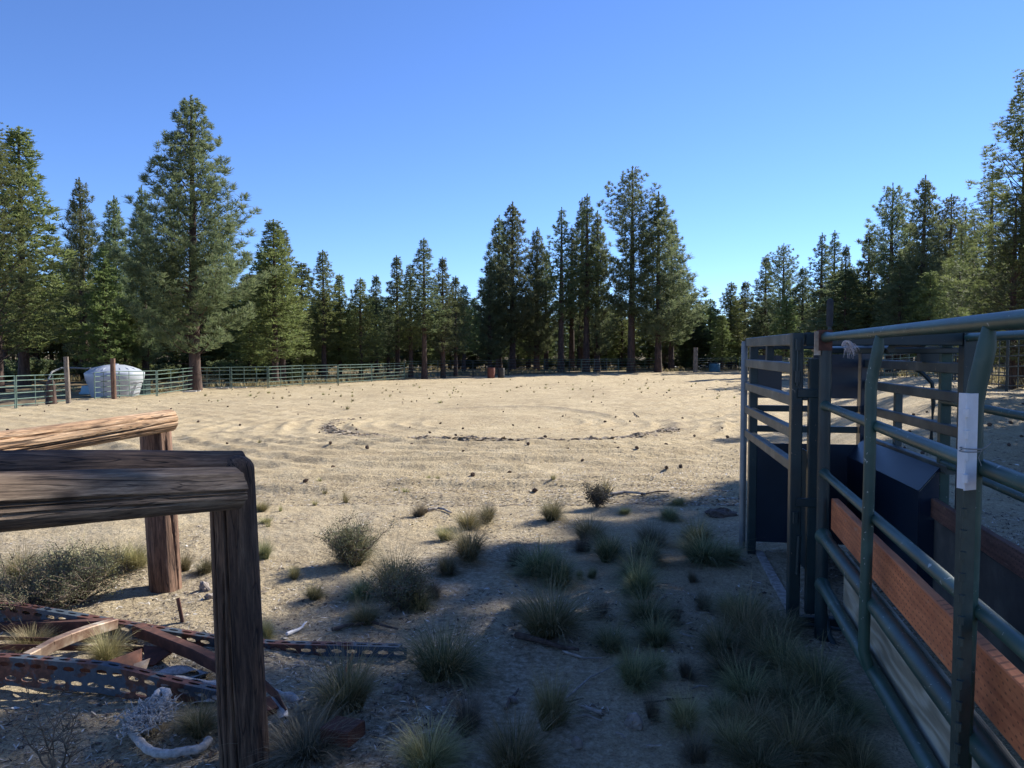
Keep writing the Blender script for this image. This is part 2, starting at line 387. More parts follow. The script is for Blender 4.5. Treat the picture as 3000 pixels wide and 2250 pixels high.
def mat_ground():
    m, N, L, B = newmat('arena_sand'); v = geopos(N, L)
    big = noise(N, L, v, .35, 4, .6); mid = noise(N, L, v, 2.6, 5, .65); fine = noise(N, L, v, 45, 5, .75); grit = noise(N, L, v, 95, 4, .75)
    r = ramp(N, [(.3, (.42, .34, .21)), (.5, (.52, .43, .275)), (.7, (.59, .50, .335))]); L.new(mid, r.inputs[0])
    b2 = ramp(N, [(.35, (.86, .84, .82)), (.65, (1.06, 1.05, 1.03))]); L.new(big, b2.inputs[0])
    c = mixc(N, L, 1, r.outputs[0], b2.outputs[0], 'MULTIPLY')
    f2 = ramp(N, [(.32, (.38, .35, .32)), (.45, (.86, .84, .82)), (.6, (1.08, 1.07, 1.05)), (.75, (1.4, 1.38, 1.32))]); L.new(fine, f2.inputs[0])
    c = mixc(N, L, .85, c, f2.outputs[0], 'MULTIPLY')
    g2 = ramp(N, [(.38, (.42, .39, .36)), (.47, (.95, .95, .95)), (.6, (1.15, 1.14, 1.12)), (.72, (1.5, 1.48, 1.42))]); L.new(grit, g2.inputs[0])
    c = mixc(N, L, .8, c, g2.outputs[0], 'MULTIPLY')
    # darker colour along the harrow ridges, and needle-litter duff outside the arena
    at = N.new('ShaderNodeAttribute'); at.attribute_name = 'ridge_tone'
    c = mixc(N, L, mapr(N, L, at.outputs['Fac'], .15, 1, 0, .6), c, (.22, .18, .13))
    af = N.new('ShaderNodeAttribute'); af.attribute_name = 'forest'
    duff = ramp(N, [(.35, (.10, .07, .045)), (.5, (.20, .15, .09)), (.62, (.30, .26, .13)), (.75, (.36, .30, .19))]); L.new(noise(N, L, v, .9, 6, .7), duff.inputs[0])
    c = mixc(N, L, af.outputs['Fac'], c, duff.outputs[0])
    an = N.new('ShaderNodeAttribute'); an.attribute_name = 'litter'
    lit = ramp(N, [(.38, (.12, .098, .07)), (.5, (.33, .28, .20)), (.62, (.58, .51, .40))]); L.new(noise(N, L, v, 28, 6, .75), lit.inputs[0])
    c = mixc(N, L, an.outputs['Fac'], c, lit.outputs[0])
    L.new(c, B.inputs['Base Color']); B.inputs['Roughness'].default_value = .95; B.inputs['Specular IOR Level'].default_value = .15
    p = bump(N, L, B, fine, .9, .02); p = bump(N, L, B, grit, .6, .006, p)
    bump(N, L, B, noise(N, L, v, 9, 5, .7), .8, .05, p); return m
M['ground'] = mat_ground()

chipped(M['dark_frame'], (.22, .17, .12), .72, 30); chipped(M['worn_rail'], (.30, .22, .15), .68, 26)

# ------------------------------------------------------------ ground
def build_ground():
    th = np.concatenate([np.radians(np.arange(-180, -46, 3.0)), np.radians(np.arange(-46, 46, .11)), np.radians(np.arange(46, 180, 3.0))])
    r = [0.25]
    while r[-1] < 900:
        r.append(r[-1] * (1.0075 if 1.5 < r[-1] < 90 else 1.04))
    r = np.array(r); T, R = np.meshgrid(th, r)
    X = R * np.sin(T); Y = R * np.cos(T)
    Z, m = hfull(X, Y)
    nT, nR = len(th), len(r)
    V = np.stack([X, Y, Z], -1).reshape(-1, 3)
    i = np.arange(nR - 1)[:, None] * nT; j = np.arange(nT)[None, :]; j2 = (j + 1) % nT
    Fq = np.stack([i + j, i + nT + j, i + nT + j2, i + j2], -1).reshape(-1, 4)[:, ::-1]
    V = np.vstack([V, [[0, 0, 0]]]); c = len(V) - 1
    # centre fan as degenerate-free quads: use pairs
    X = V[:, 0]; Y = V[:, 1]
    # forest floor mask: beyond the fence line (polyline) 
    fl = np.array(FENCE_LINE)
    ang = np.arctan2(X, np.maximum(Y, .01)); fa = np.arctan2(fl[:, 0], fl[:, 1]); fr = np.hypot(fl[:, 0], fl[:, 1])
    lim = np.interp(ang, fa, fr); rad = np.hypot(X, Y)
    forest = sstep((rad - lim - .3 + 2.5 * vnoise(X * .3, Y * .3)) / 2.0) * (Y > 0)
    litter = (1 - sstep((Y - 5.2 + 1.2 * vnoise(X * .8, Y * .8) + .15 * X * 0) / 4.5)) * np.clip(.55 + 1.2 * vnoise(X * 1.3 + 5, Y * 1.3), 0, 1) * .75
    ridge_tone = np.concatenate([m.ravel(), [0]])
    o = mesh_np('ground', V, Fq, M['ground'], smooth=True, attr={'ridge_tone': ridge_tone, 'forest': forest, 'litter': litter})
    tag(o, kind='structure')
# fence base line (photo pixels on the ground), left to right
FPX = [(-420, 1250), (-150, 1216), (49, 1194), (205, 1179), (335, 1168), (462, 1159), (570, 1143), (679, 1140), (788, 1137), (888, 1131), (992, 1127),
       (1090, 1118), (1186, 1112), (1284, 1108), (1387, 1106), (1490, 1102), (1596, 1098), (1704, 1097), (1813, 1094), (1925, 1091), (2038, 1090), (2158, 1086)]
FL = [G(*p) for p in FPX]
FENCE_LINE = [(p.x, p.y) for p in FL] + [(31, 72), (40, 60)]
_rt = [(x, y) for x, y in [(28, 40), (26, 30), (22, 22)]]
FENCE_LINE = sorted([(p.x, p.y) for p in FL] + [(P(2400, 1080, 62).x, 62.), (P(2650, 1080, 40).x, 40.), (P(2950, 1080, 25).x, 25.), (26., 22.)], key=lambda q: math.atan2(q[0], q[1]))
build_ground()

# far road seen between the trunks
mb = MB(); pts = []
for k in range(41):
    x = -20 + k * 1.6; y = 97 + .02 * x + 1.2 * math.sin(x * .06); pts.append((x, y))
vs = []; 
for x, y in pts:
    z = max(hgt(x, y), hgt(x, y + 5)) + .06; vs += [(x, y, z), (x, y + 5, z)]
mb.add(vs, [(2 * k, 2 * k + 2, 2 * k + 3, 2 * k + 1) for k in range(40)])
tag(mb.build('road', M['road']), kind='structure')

# ------------------------------------------------------------ pines
def unit(v): return v / np.maximum(np.linalg.norm(v, axis=-1, keepdims=True), 1e-9)
def needles(pos, dirs, K, Ln, W, seed, bias=.7, ls=None):
    r = np.random.default_rng(seed); n = len(pos)
    d = unit(dirs[:, None, :] * bias + unit(r.normal(size=(n, K, 3))) * .75)
    L_ = Ln * r.uniform(.65, 1.15, (n, K, 1)); side = unit(np.cross(d, r.normal(size=(n, K, 3)))) * W / 2
    if ls is not None: L_ = L_ * np.asarray(ls)[:, None, None]
    p = pos[:, None, :] + d * 0.02
    a = p - side; b = p + side; c = p + d * L_ + side * .5; e = p + d * L_ - side * .5
    V = np.stack([a, b, c, e], 2).reshape(-1, 3)
    Fq = np.arange(len(V)).reshape(-1, 4)
    tipv = np.tile(np.array([0, 0, .55, .55]), n * K) * np.repeat(r.uniform(.2, 1, n * K), 4)
    return V, Fq, tipv
def make_pine(seed, H, R, cb, whorl=.42, nb=5, Ln=.24, W=.03, K=9, prof='P', dens=1.0, mat='pond', upsweep=.35, lean=0, fork=False, skip=.10):
    r = np.random.default_rng(seed); rd = random.Random(seed)
    tm = MB(); tr0 = .017 * H + .05
    pts = []; 
    for k in range(13):
        t = k / 12; pts.append((lean * t * t + .06 * H / 12 * math.sin(3 * t + seed) * .3, .03 * math.cos(4 * t + seed) * t, H * t - (.15 if k == 0 else 0)))
    rs = [tr0 * (1.25 if k == 0 else 1) * (1 - (k / 12)) ** .8 + .012 for k in range(13)]
    tm.tube(pts, rs, 9)
    P_, D_ = [], []; UPT = 1.3 if Ln < .25 else .8
    def trunk_at(z):
        t = min(max(z / H, 0), 1) * 12; i = min(int(t), 11); f = t - i
        return np.array(pts[i]) * (1 - f) + np.array(pts[i + 1]) * f
    z = cb * H
    # dead bare limbs under the crown
    for k in range(int(8 + H)):
        zz = rd.uniform(.05, cb + .12) * H
        if zz > H * .5: continue
        a = rd.uniform(0, 2 * PI); l = rd.uniform(.3, .9) * R * .6
        p0 = trunk_at(zz); p1 = p0 + np.array([math.cos(a) * l, math.sin(a) * l, rd.uniform(-.25, .1) * l])
        tm.tube([p0, (p0 + p1) / 2 + np.array([0, 0, .05]), p1], [.022, .014, .005], 4, caps=False)
    lobe = [rd.uniform(.8, 1.12) for _ in range(7)]
    while z < H * .96:
        t = (z - cb * H) / (H * (1 - cb))
        if prof == 'P':
            rad = R * ((1 - t) ** .95 + .015) * min(1, .62 + t * 2.6)
        elif prof == 'O':   # oval, open ponderosa top
            rad = R * math.sin(PI * min(1, .22 + .78 * t)) ** .7 * (1.0 if t < .8 else (1 - t) / .2 * .6 + .4)
        else:
            rad = R * ((1 - t) ** .95 + .01) * min(1, .7 + t * 1.6)
        n = nb + rd.choice((-1, 0, 0, 1)); a0 = rd.uniform(0, 2 * PI)
        for b in range(max(3, n)):
            a = a0 + 2 * PI * b / n + rd.uniform(-.3, .3)
            li = int((a % (2 * PI)) / (2 * PI) * 7) % 7
            l = rad * rd.uniform(.62, 1.12) * (lobe[li] if t < .85 else 1)
            if rd.random() < .07: l *= 1.2
            if rd.random() < skip: continue
            l = max(l, .12)
            base = trunk_at(z + rd.uniform(-.12, .12) * whorl)
            ux, uy = math.cos(a), math.sin(a)
            el = (.12 if prof == 'L' else -.08) + .75 * t + rd.uniform(-.12, .12)
            m = max(3, int(l / .3) + 2); br = []
            for k in range(m + 1):
                s = k / m
                br.append(base + np.array([ux * l * s, uy * l * s, l * (el * s + upsweep * s * s)]))
            if l > .5: tm.tube(br[::max(1, m // 3)] if len(br[::max(1, m // 3)]) > 1 else br, [.012 + .012 * l * (1 - q / max(1, len(br[::max(1, m // 3)]) - 1)) for q in range(len(br[::max(1, m // 3)]))], 4, caps=False)
            # side twigs
            s = .22 if l > .8 else .05
            step = .19 / max(l, .2) / dens
            while s <= 1.0:
                q = s * m; i = min(int(q), m - 1); f = q - i
                pb = br[i] * (1 - f) + br[i + 1] * f
                bd = unit(br[i + 1] - br[i])
                wl = (.16 + .26 * l * (1 - s) * (.5 + s)) * rd.uniform(.6, 1.2); wl = min(wl, .9)
                for sg in (-1, 1):
                    sd = unit(np.array([-uy, ux, 0]) * sg + bd * .8 + np.array([0, 0, .35]) * rd.uniform(-.3, 1))
                    nn = max(1, int(wl / .17))
                    for q2 in range(1, nn + 1):
                        f2 = q2 / nn; P_.append(pb + sd * wl * f2 + np.array([rd.gauss(0, .03), rd.gauss(0, .03), rd.gauss(0, .03) + UPT * wl * f2 * f2])); D_.append(unit(sd * (1.1 - UPT * .5 * f2) + np.array([0, 0, .35 + UPT * f2])))
                s += step
            P_.append(br[-1]); D_.append(unit(br[-1] - br[-2] + np.array([0, 0, .3])))
            for q3 in range(2): P_.append(br[-1] + np.array([0, 0, .12 * (q3 + 1)])); D_.append(np.array([ux * .3, uy * .3, 1.]))
        z += whorl * rd.uniform(.75, 1.25) * (1 if t < .7 else .75)
    for q4 in range(16): P_.append(trunk_at(H * (1 - .004 * q4)) * [1, 1, 0] + [0, 0, H * (1 - .0045 * q4) - .05]); D_.append(np.array([rd.gauss(0, .25), rd.gauss(0, .25), 2.2]))
    P_ = np.array(P_); D_ = np.array(D_)
    V, Fq, tp = needles(P_, D_, K, Ln, W, seed, .85, 1.05 - .6 * np.clip((P_[:, 2] / H - .72) / .26, 0, 1))
    cr = mesh_np('crown', V, Fq, M[mat], attr={'tip': tp})
    tk = tm.build('trunk', M['bark'], smooth=True)
    root = empty('pine_tree', (0, 0, 0)); cr.parent = root; tk.parent = root
    q = P_[P_[:, 2] < H * .6]; Re = float(np.percentile(np.hypot(q[:, 0], q[:, 1]), 93))
    return dict(root=root, tk=tk, ch=[tk, cr], H=H, R=Re, n=len(Fq), used=False)
PROTO = {
 'big':  make_pine(11, 17, 3.9, .13, .44, 6, .28, .026, 18, 'P', .8, 'pond', .6, skip=.14),
 'P1':   make_pine(21, 16, 2.9, .16, .50, 5, .36, .038, 11, 'P', .85, 'pond', .6, skip=.16),
 'P2':   make_pine(22, 20, 2.7, .27, .62, 5, .38, .042, 11, 'O', .75, 'pond', .55, skip=.2),
 'P3':   make_pine(23, 15, 2.6, .10, .50, 5, .36, .038, 11, 'P', .85, 'pond', .7, skip=.14),
 'L1':   make_pine(31, 13, 1.75, .12, .34, 5, .20, .036, 9, 'L', 1.0, 'lodge', .4),
 'L2':   make_pine(32, 14, 1.7, .22, .36, 5, .20, .036, 9, 'L', 1.0, 'lodge', .5),
 'L3':   make_pine(33, 11, 1.9, .06, .34, 5, .20, .036, 9, 'L', 1.0, 'lodge', .35),
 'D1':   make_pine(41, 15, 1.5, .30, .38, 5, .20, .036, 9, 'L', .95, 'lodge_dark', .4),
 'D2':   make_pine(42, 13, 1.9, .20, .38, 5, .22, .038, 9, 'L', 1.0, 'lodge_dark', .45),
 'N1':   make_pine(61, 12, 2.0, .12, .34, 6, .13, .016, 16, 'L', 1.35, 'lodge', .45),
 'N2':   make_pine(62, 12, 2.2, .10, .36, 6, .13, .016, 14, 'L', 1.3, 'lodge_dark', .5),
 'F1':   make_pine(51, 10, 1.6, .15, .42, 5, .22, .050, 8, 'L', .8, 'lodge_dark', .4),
 'F2':   make_pine(52, 9, 1.9, .08, .42, 5, .22, .050, 8, 'L', .8, 'lodge', .4),
}
print('quads per proto', {k: v['n'] for k, v in PROTO.items()})
def tree(kind, x, y, H, R, label, group=None, rz=None, z=None):
    p = PROTO[kind]
    if not p['used']: r = p['root']; p['used'] = True
    else: r = copy_tree(p['root'], p['ch'])
    r.location = (x, y, hgt(x, y) - .05 if z is None else z)
    s = H / p['H']; w = R / p['R']
    r.scale = (w, w, s); k = min(1, s / w)
    for c_ in ([p['tk']] if r is p['root'] else [c for c in r.children if c.name.startswith('trunk')]): c_.scale = (k, k, 1)
    r.rotation_euler = (0, 0, random.uniform(0, 6.28) if rz is None else rz)
    tag(r, label, 'tree', group); return r
def treeV(kind, vx, vtop, depth, hwV, label, group=None, dx=0):
    """tree from its top in the photo, the metres to it and its half width in the photo"""
    px, py = vx * 1.35624, vtop * 1.35624
    d = ray(px, py); t = depth / d.y; x = d.x * t + dx
    z0 = hgt(x, depth) - .05; top = CAMZ + d.z * t
    R = hwV * 1.35624 / F * depth
    return tree(kind, x, depth, top - z0, R, label, group)
TREES = [
 ('N1', -22, 262, 40, 120, 'yellow-green lodgepole pine cut off by the left edge of the photo'),
 ('L1', 38, 275, 46, 118, 'tall full lodgepole pine at far left behind the green panels'),
 ('P3', 172, 385, 56, 62, 'dark narrow pine with a spire top, second from the left edge behind the white tank'),
 ('P3', 245, 424, 55, 58, 'blue-green pine between the dark spire pine and the huge pine'),
 ('L3', 224, 532, 48, 58, 'short bright green young pine directly behind the white tank'),
 ('L3', 268, 640, 50, 50, 'low bushy yellow-green pine at the left foot of the huge pine'),
 ('big', 411, 208, 43, 142, 'huge broad ponderosa pine, tallest on the left, thick trunk at the fence'),
 ('P3', 306, 402, 50, 50, 'dark pine peeking out behind the left side of the huge ponderosa'),
 ('L1', 590, 475, 50, 78, 'bright green full lodgepole pine just right of the huge ponderosa'),
 ('L2', 607, 492, 52, 60, 'twin-topped partner of the bright green pine right of the huge ponderosa'),
 ('L3', 540, 590, 54, 60, 'low green pine between the huge ponderosa and the bright green lodgepole'),
 ('L2', 697, 540, 58, 46, 'slim pointed lodgepole behind the fence, first spire right of the bright green pine'),
 ('L1', 733, 592, 60, 36, 'small slim lodgepole, second spire right of the bright green pine'),
 ('L3', 778, 600, 60, 46, 'small yellow-green lodgepole with foliage down to the fence rails'),
 ('D2', 812, 594, 68, 36, 'dark lodgepole behind the small yellow-green one'),
 ('D2', 838, 640, 66, 34, 'low dark pine left of the bare-trunked group'),
 ('D2', 857, 552, 64, 42, 'dark twin-tipped pine left of the tall bare-trunked lodgepole'),
 ('L2', 886, 570, 62, 36, 'green lodgepole leaning against the bare-trunked lodgepole'),
 ('D1', 915, 514, 60, 46, 'tall bare-trunked lodgepole pine standing at the arena edge left of centre'),
 ('D2', 956, 555, 62, 38, 'dark spire pine right of the tall bare-trunked lodgepole'),
 ('D2', 984, 596, 66, 36, 'dark pine two spires right of the bare-trunked lodgepole'),
 ('L2', 1002, 615, 74, 34, 'pale green pine left of the big central ponderosa group'),
 ('P1', 1107, 437, 78, 72, 'broad dark ponderosa, leftmost tall one of the central group'),
 ('P3', 1078, 466, 82, 50, 'dark ponderosa forming the left shoulder of the central group'),
 ('P3', 1058, 560, 76, 44, 'low dark ponderosa at the left foot of the central group'),
 ('P3', 1160, 492, 80, 46, 'ponderosa with brownish top forming the right shoulder of the left central clump'),
 ('D2', 1180, 545, 84, 36, 'dark low pine between the left clump and the slim pines of the central group'),
 ('D1', 1213, 448, 78, 38, 'slim open lodgepole, first of the thin ones in the central group'),
 ('D1', 1236, 487, 83, 28, 'very thin lodgepole between two taller slim pines in the central group'),
 ('D1', 1268, 419, 79, 38, 'tallest slim lodgepole of the central group with several bare trunks below'),
 ('D1', 1257, 428, 85, 34, 'slim lodgepole hidden half behind the tallest slim one of the central group'),
 ('P3', 1291, 456, 80, 44, 'dark ponderosa right of the slim lodgepoles'),
 ('P2', 1366, 360, 78, 62, 'tallest open ponderosa of the central group with a long bare trunk'),
 ('P1', 1424, 416, 78, 82, 'broad full ponderosa closing the central group on the right'),
 ('P1', 1452, 480, 84, 62, 'ponderosa behind the right flank of the central group'),
 ('D2', 1337, 610, 92, 34, 'small dark pine behind the long bare trunk'),
 ('L3', 1579, 609, 92, 44, 'rounded olive pine near the far right corner of the arena'),
 ('D2', 1610, 607, 94, 34, 'small dark pine behind the rounded olive pine'),
 ('D2', 1655, 552, 86, 42, 'dark pine left of the isolated high crown'),
 ('P2', 1693, 526, 82, 36, 'open round-crowned pine rising above its neighbours right of the arena corner'),
 ('D2', 1735, 576, 80, 36, 'small dark pine right of the open round-crowned pine'),
 ('L3', 1700, 640, 78, 42, 'bushy olive pine in front of the open round-crowned pine'),
 ('D1', 1776, 503, 66, 34, 'left spire of a pair of pointed pines above the chute'),
 ('D1', 1803, 498, 68, 34, 'right spire of a pair of pointed pines above the chute'),
 ('D2', 1828, 529, 64, 34, 'pine close right of the pair of spires'),
 ('D2', 1878, 500, 58, 46, 'dark full pine above the black lever handle'),
 ('L3', 1800, 640, 68, 50, 'low olive pine behind the chute frame'),
 ('P2', 1929, 396, 56, 52, 'round-topped open pine, left one of the tall right-hand trio'),
 ('P1', 1999, 380, 52, 74, 'tallest full pine of the right-hand trio'),
 ('P2', 2056, 420, 54, 56, 'open pine on the right of the right-hand trio'),
 ('D2', 1966, 476, 58, 50, 'dark pine filling the gap between the left and tallest of the right-hand trio'),
 ('D1', 2030, 470, 57, 48, 'dark pine filling the gap between the tallest and right of the right-hand trio'),
 ('L3', 2010, 585, 48, 66, 'olive lower pine in front of the tallest of the right-hand trio'),
 ('L2', 1845, 575, 60, 46, 'yellowish pine left of the dark full pine above the lever handle'),
 ('N2', 2105, 470, 44, 50, 'dark pine right of the sunlit yellow-green pine above the alley rail'),
 ('D2', 1945, 560, 50, 60, 'dark lower pine in front of the right-hand trio'),
 ('N1', 2078, 486, 40, 62, 'sunlit yellow-green pine above the alley rail'),
 ('N1', 2130, 590, 34, 60, 'low sunlit lodgepole close above the alley rail'),
 ('N2', 2145, 364, 36, 88, 'dark lodgepole next to the tree at the right edge'),
 ('N1', 2222, 150, 27, 128, 'tall near pine cut by the right edge of the photo'),
 ('N2', 2195, 420, 26, 105, 'shaded lower pine at the right edge under the tall one'),
]
for k, v, t, d, h, lab in TREES: treeV(k, v, t, d, h, lab, 'pines standing round the arena')
# pines outside the frame to the right whose shade falls across the foreground
E1 = Vector((math.sin(SUN_AZ), math.cos(SUN_AZ), 0)); E2 = Vector((math.cos(SUN_AZ), -math.sin(SUN_AZ), 0))
for q, p, H, R, k in [(24.5, -4.3, 14.2, 2.3, 'P3'), (26, -1.9, 17, 2.6, 'P3'), (17, -1.8, 11, 2.3, 'L3'), (21, -3.1, 15, 2.5, 'P1'), (23.5, -1.0, 16, 2.9, 'P3'), (18.5, .6, 13, 2.4, 'P1'), (21, 3.2, 15, 2.8, 'P3'), (15, 4.6, 12, 2.2, 'L3'), (27, 1.5, 16, 2.6, 'P1'), (14.5, 1.6, 9, 2.0, 'L3')]:
    c = E1 * q + E2 * p
    tree(k, c.x, c.y, H, R, 'pine standing outside the photo to the right, its shade falls on the foreground', 'pines outside the right edge')
# far wood
LM_TREE = [(50, 'the yellow-green pine at the left edge'), (233, 'the dark spire pine'), (330, 'the pine behind the white tank'), (550, 'the huge ponderosa'), (810, 'the bright green lodgepole'), (945, 'the slim pointed lodgepole'), (1055, 'the small yellow-green lodgepole'),
 (1160, 'the dark twin-tipped pine'), (1240, 'the tall bare-trunked lodgepole'), (1335, 'the dark spire right of the bare trunk'), (1500, 'the leftmost tall ponderosa of the central group'), (1645, 'the slim open lodgepole'), (1720, 'the tallest slim lodgepole'),
 (1850, 'the tallest central ponderosa'), (1930, 'the broad ponderosa closing the central group'), (2140, 'the rounded olive pine'), (2296, 'the isolated high crown'), (2420, 'the pair of spires'), (2547, 'the dark pine above the lever handle'), (2711, 'the tallest pine of the right-hand trio'), (2820, 'the dead snag'), (2985, 'the tall tree at the right edge')]
def landmark(px, LM, i):
    d, n = min(((abs(px - a), (a, b)) for a, b in LM)); side = 'left' if px < n[0] - 12 else 'right' if px > n[0] + 12 else None
    dist = ('just ' if d < 32 else '') 
    return (dist + side + ' of ' if side else 'straight behind ') + n[1]
def fill(n, d0, d1, px0, px1, h0, h1, kinds, seed, label, group, rf=None):
    rr = random.Random(seed)
    for i in range(n):
        d = rr.uniform(d0, d1); px = px0 + (px1 - px0) * (i + rr.random()) / n
        x = (px - 1500) / F * d
        h_ = rr.uniform(h0, h1); R_ = rr.uniform(1.9, 3.0)
        if rf: R_ = h_ * rf * rr.uniform(.8, 1.2)
        tree(rr.choice(kinds), x, d, h_, R_, label + ' ' + landmark(px, LM_TREE, i), group)
fill(80, 106, 150, -150, 3150, 8.6, 10.8, ['F1', 'F2', 'F2'], 1, 'small far pine', 'pines of the far wood')
fill(34, 60, 80, -60, 900, 7, 10.5, ['F1', 'F2', 'D2'], 2, 'background pine', 'pines deeper in the left wood')
fill(48, 88, 106, 900, 2460, 5.5, 9, ['F2', 'F1', 'F2'], 3, 'low background pine', 'pines behind the central group')
fill(30, 56, 78, 2440, 3080, 7, 10, ['F1', 'F2', 'D2'], 4, 'background pine', 'pines of the right wood')

fill(18, 86, 95, 1000, 2140, 4, 6.5, ['L3', 'L1'], 5, 'bright young pine', 'young pines behind the far fence', .24)
fill(12, 60, 68, 560, 1020, 4.5, 7, ['L3', 'L1'], 6, 'young yellow-green pine', 'young pines behind the left fence', .22)

# a dead snag on the right
mb = MB(); b = P(2829, 620, 50); z0 = hgt(b.x, 50)
mb.tube([(b.x, 50, z0), (b.x + .05, 50, z0 + 8), (b.x, 50, b.z + .4)], [.12, .07, .015], 6)
for k in range(14):
    z = b.z - .2 * k; a = random.uniform(0, 6.28); l = random.uniform(.4, .9)
    mb.tube([(b.x, 50, z), (b.x + math.cos(a) * l, 50 + math.sin(a) * l, z + .35 * l)], [.02, .006], 4)
tag(mb.build('dead_tree', M['bark']), 'bare dead snag poking up between green pines on the right', 'tree')

# ------------------------------------------------------------ grass tufts
def make_tuft(seed, n, h, spread, mat, w=.0035, droop=.7, tipmix=1.0, rb=.06):
    r = np.random.default_rng(seed); S_ = 5
    a = r.uniform(0, 2 * PI, n); rad = np.sqrt(r.uniform(0, 1, n)) * rb
    lean = (r.uniform(0, 1, n) ** .8) * spread; hh = h * r.uniform(.45, 1.1, n) * (1 - .25 * lean / max(spread, .1))
    a0 = r.uniform(0, 2 * PI); lean = lean * (1 + .4 * np.cos(a - a0)); tall = r.uniform(0, 1, n) < .05; hh = hh * np.where(tall, 1.45, 1); rad = rad * (1 + .5 * np.cos(2 * (a - a0)))
    base = np.stack([np.cos(a) * rad, np.sin(a) * rad, np.zeros(n) - .01], -1)
    a2 = a + r.normal(0, .5, n); out = np.stack([np.cos(a2), np.sin(a2), np.zeros(n)], -1)
    side = np.stack([-np.sin(a2 + r.normal(0, .8, n)), np.cos(a2), r.normal(0, .2, n)], -1); side = unit(side)
    dr = droop * r.uniform(.3, 1.3, n); Vv = []; tp = []
    dry = np.maximum((r.uniform(0, 1, n) < .28) * .8, tall * .9)
    for k in range(S_):
        t = k / (S_ - 1); ang = lean * (.5 + .6 * t) + dr * t * t * .9
        if k == 0: c = base.copy()
        else: c = c + (out * np.sin(ang)[:, None] + np.array([0, 0, 1]) * np.cos(ang)[:, None]) * (hh / (S_ - 1))[:, None]
        wk = w * (1 - .8 * t) / 2
        Vv += [c - side * wk, c + side * wk]
        tv = np.clip(t * .75 * tipmix * r.uniform(.2, 1.1, n) + dry, 0, 1); tp += [tv, tv]
    V = np.stack(Vv, 1); V[:, :, 2] = np.maximum(V[:, :, 2], .004)
    tp = np.stack(tp, 1)
    b0 = np.arange(n)[:, None] * (2 * S_)
    Fq = np.concatenate([np.concatenate([b0 + 2 * k, b0 + 2 * k + 1, b0 + 2 * k + 3, b0 + 2 * k + 2], 1)[:, None, :] for k in range(S_ - 1)], 1).reshape(-1, 4)
    o = mesh_np('grass_tuft', V.reshape(-1, 3), Fq, M[mat], attr={'tip': tp.ravel()})
    o['h'] = h; return o
TU = {
 'g': [make_tuft(s, 1500, 1, 1.25, 'grass_green', .012, .95, .8, .17) for s in (1, 2, 3)],
 'y': [make_tuft(s, 1300, 1, 1.1, 'grass_yellow', .011, .8, .9, .17) for s in (4, 5, 6)],
 'd': [make_tuft(s, 1000, 1, 1.1, 'grass_dark', .011, .8, 1, .17) for s in (7, 8)],
 's': [make_tuft(s, 60, 1, .8, 'grass_yellow', .05, .4, 1, .15) for s in (9, 10)],
}
tu_used = set()
def tuft(kind, x, y, h, w, label, group):
    src = random.choice(TU[kind])
    if src.name in tu_used: o = src.copy(); COL.objects.link(o)
    else: o = src; tu_used.add(src.name)
    o.location = (x, y, hgt(x, y) - .005); o.scale = (w * 2.25 * random.uniform(.85, 1.15), w * 2.25 * random.uniform(.85, 1.15), h * 1.4); o.rotation_euler = (0, 0, random.uniform(0, 6.28))
    if 'h' in o: del o['h']
    tag(o, label, 'grass', group); return o
def tuftV(kind, vx, vy, hw, hv, label, group='bunchgrass tufts in the foreground'):
    g = GV(vx, vy); k = 1.35624 / F * g.y
    return tuft(kind, g.x, g.y + hw * k * .3, hv * k, hw * k, label, group)
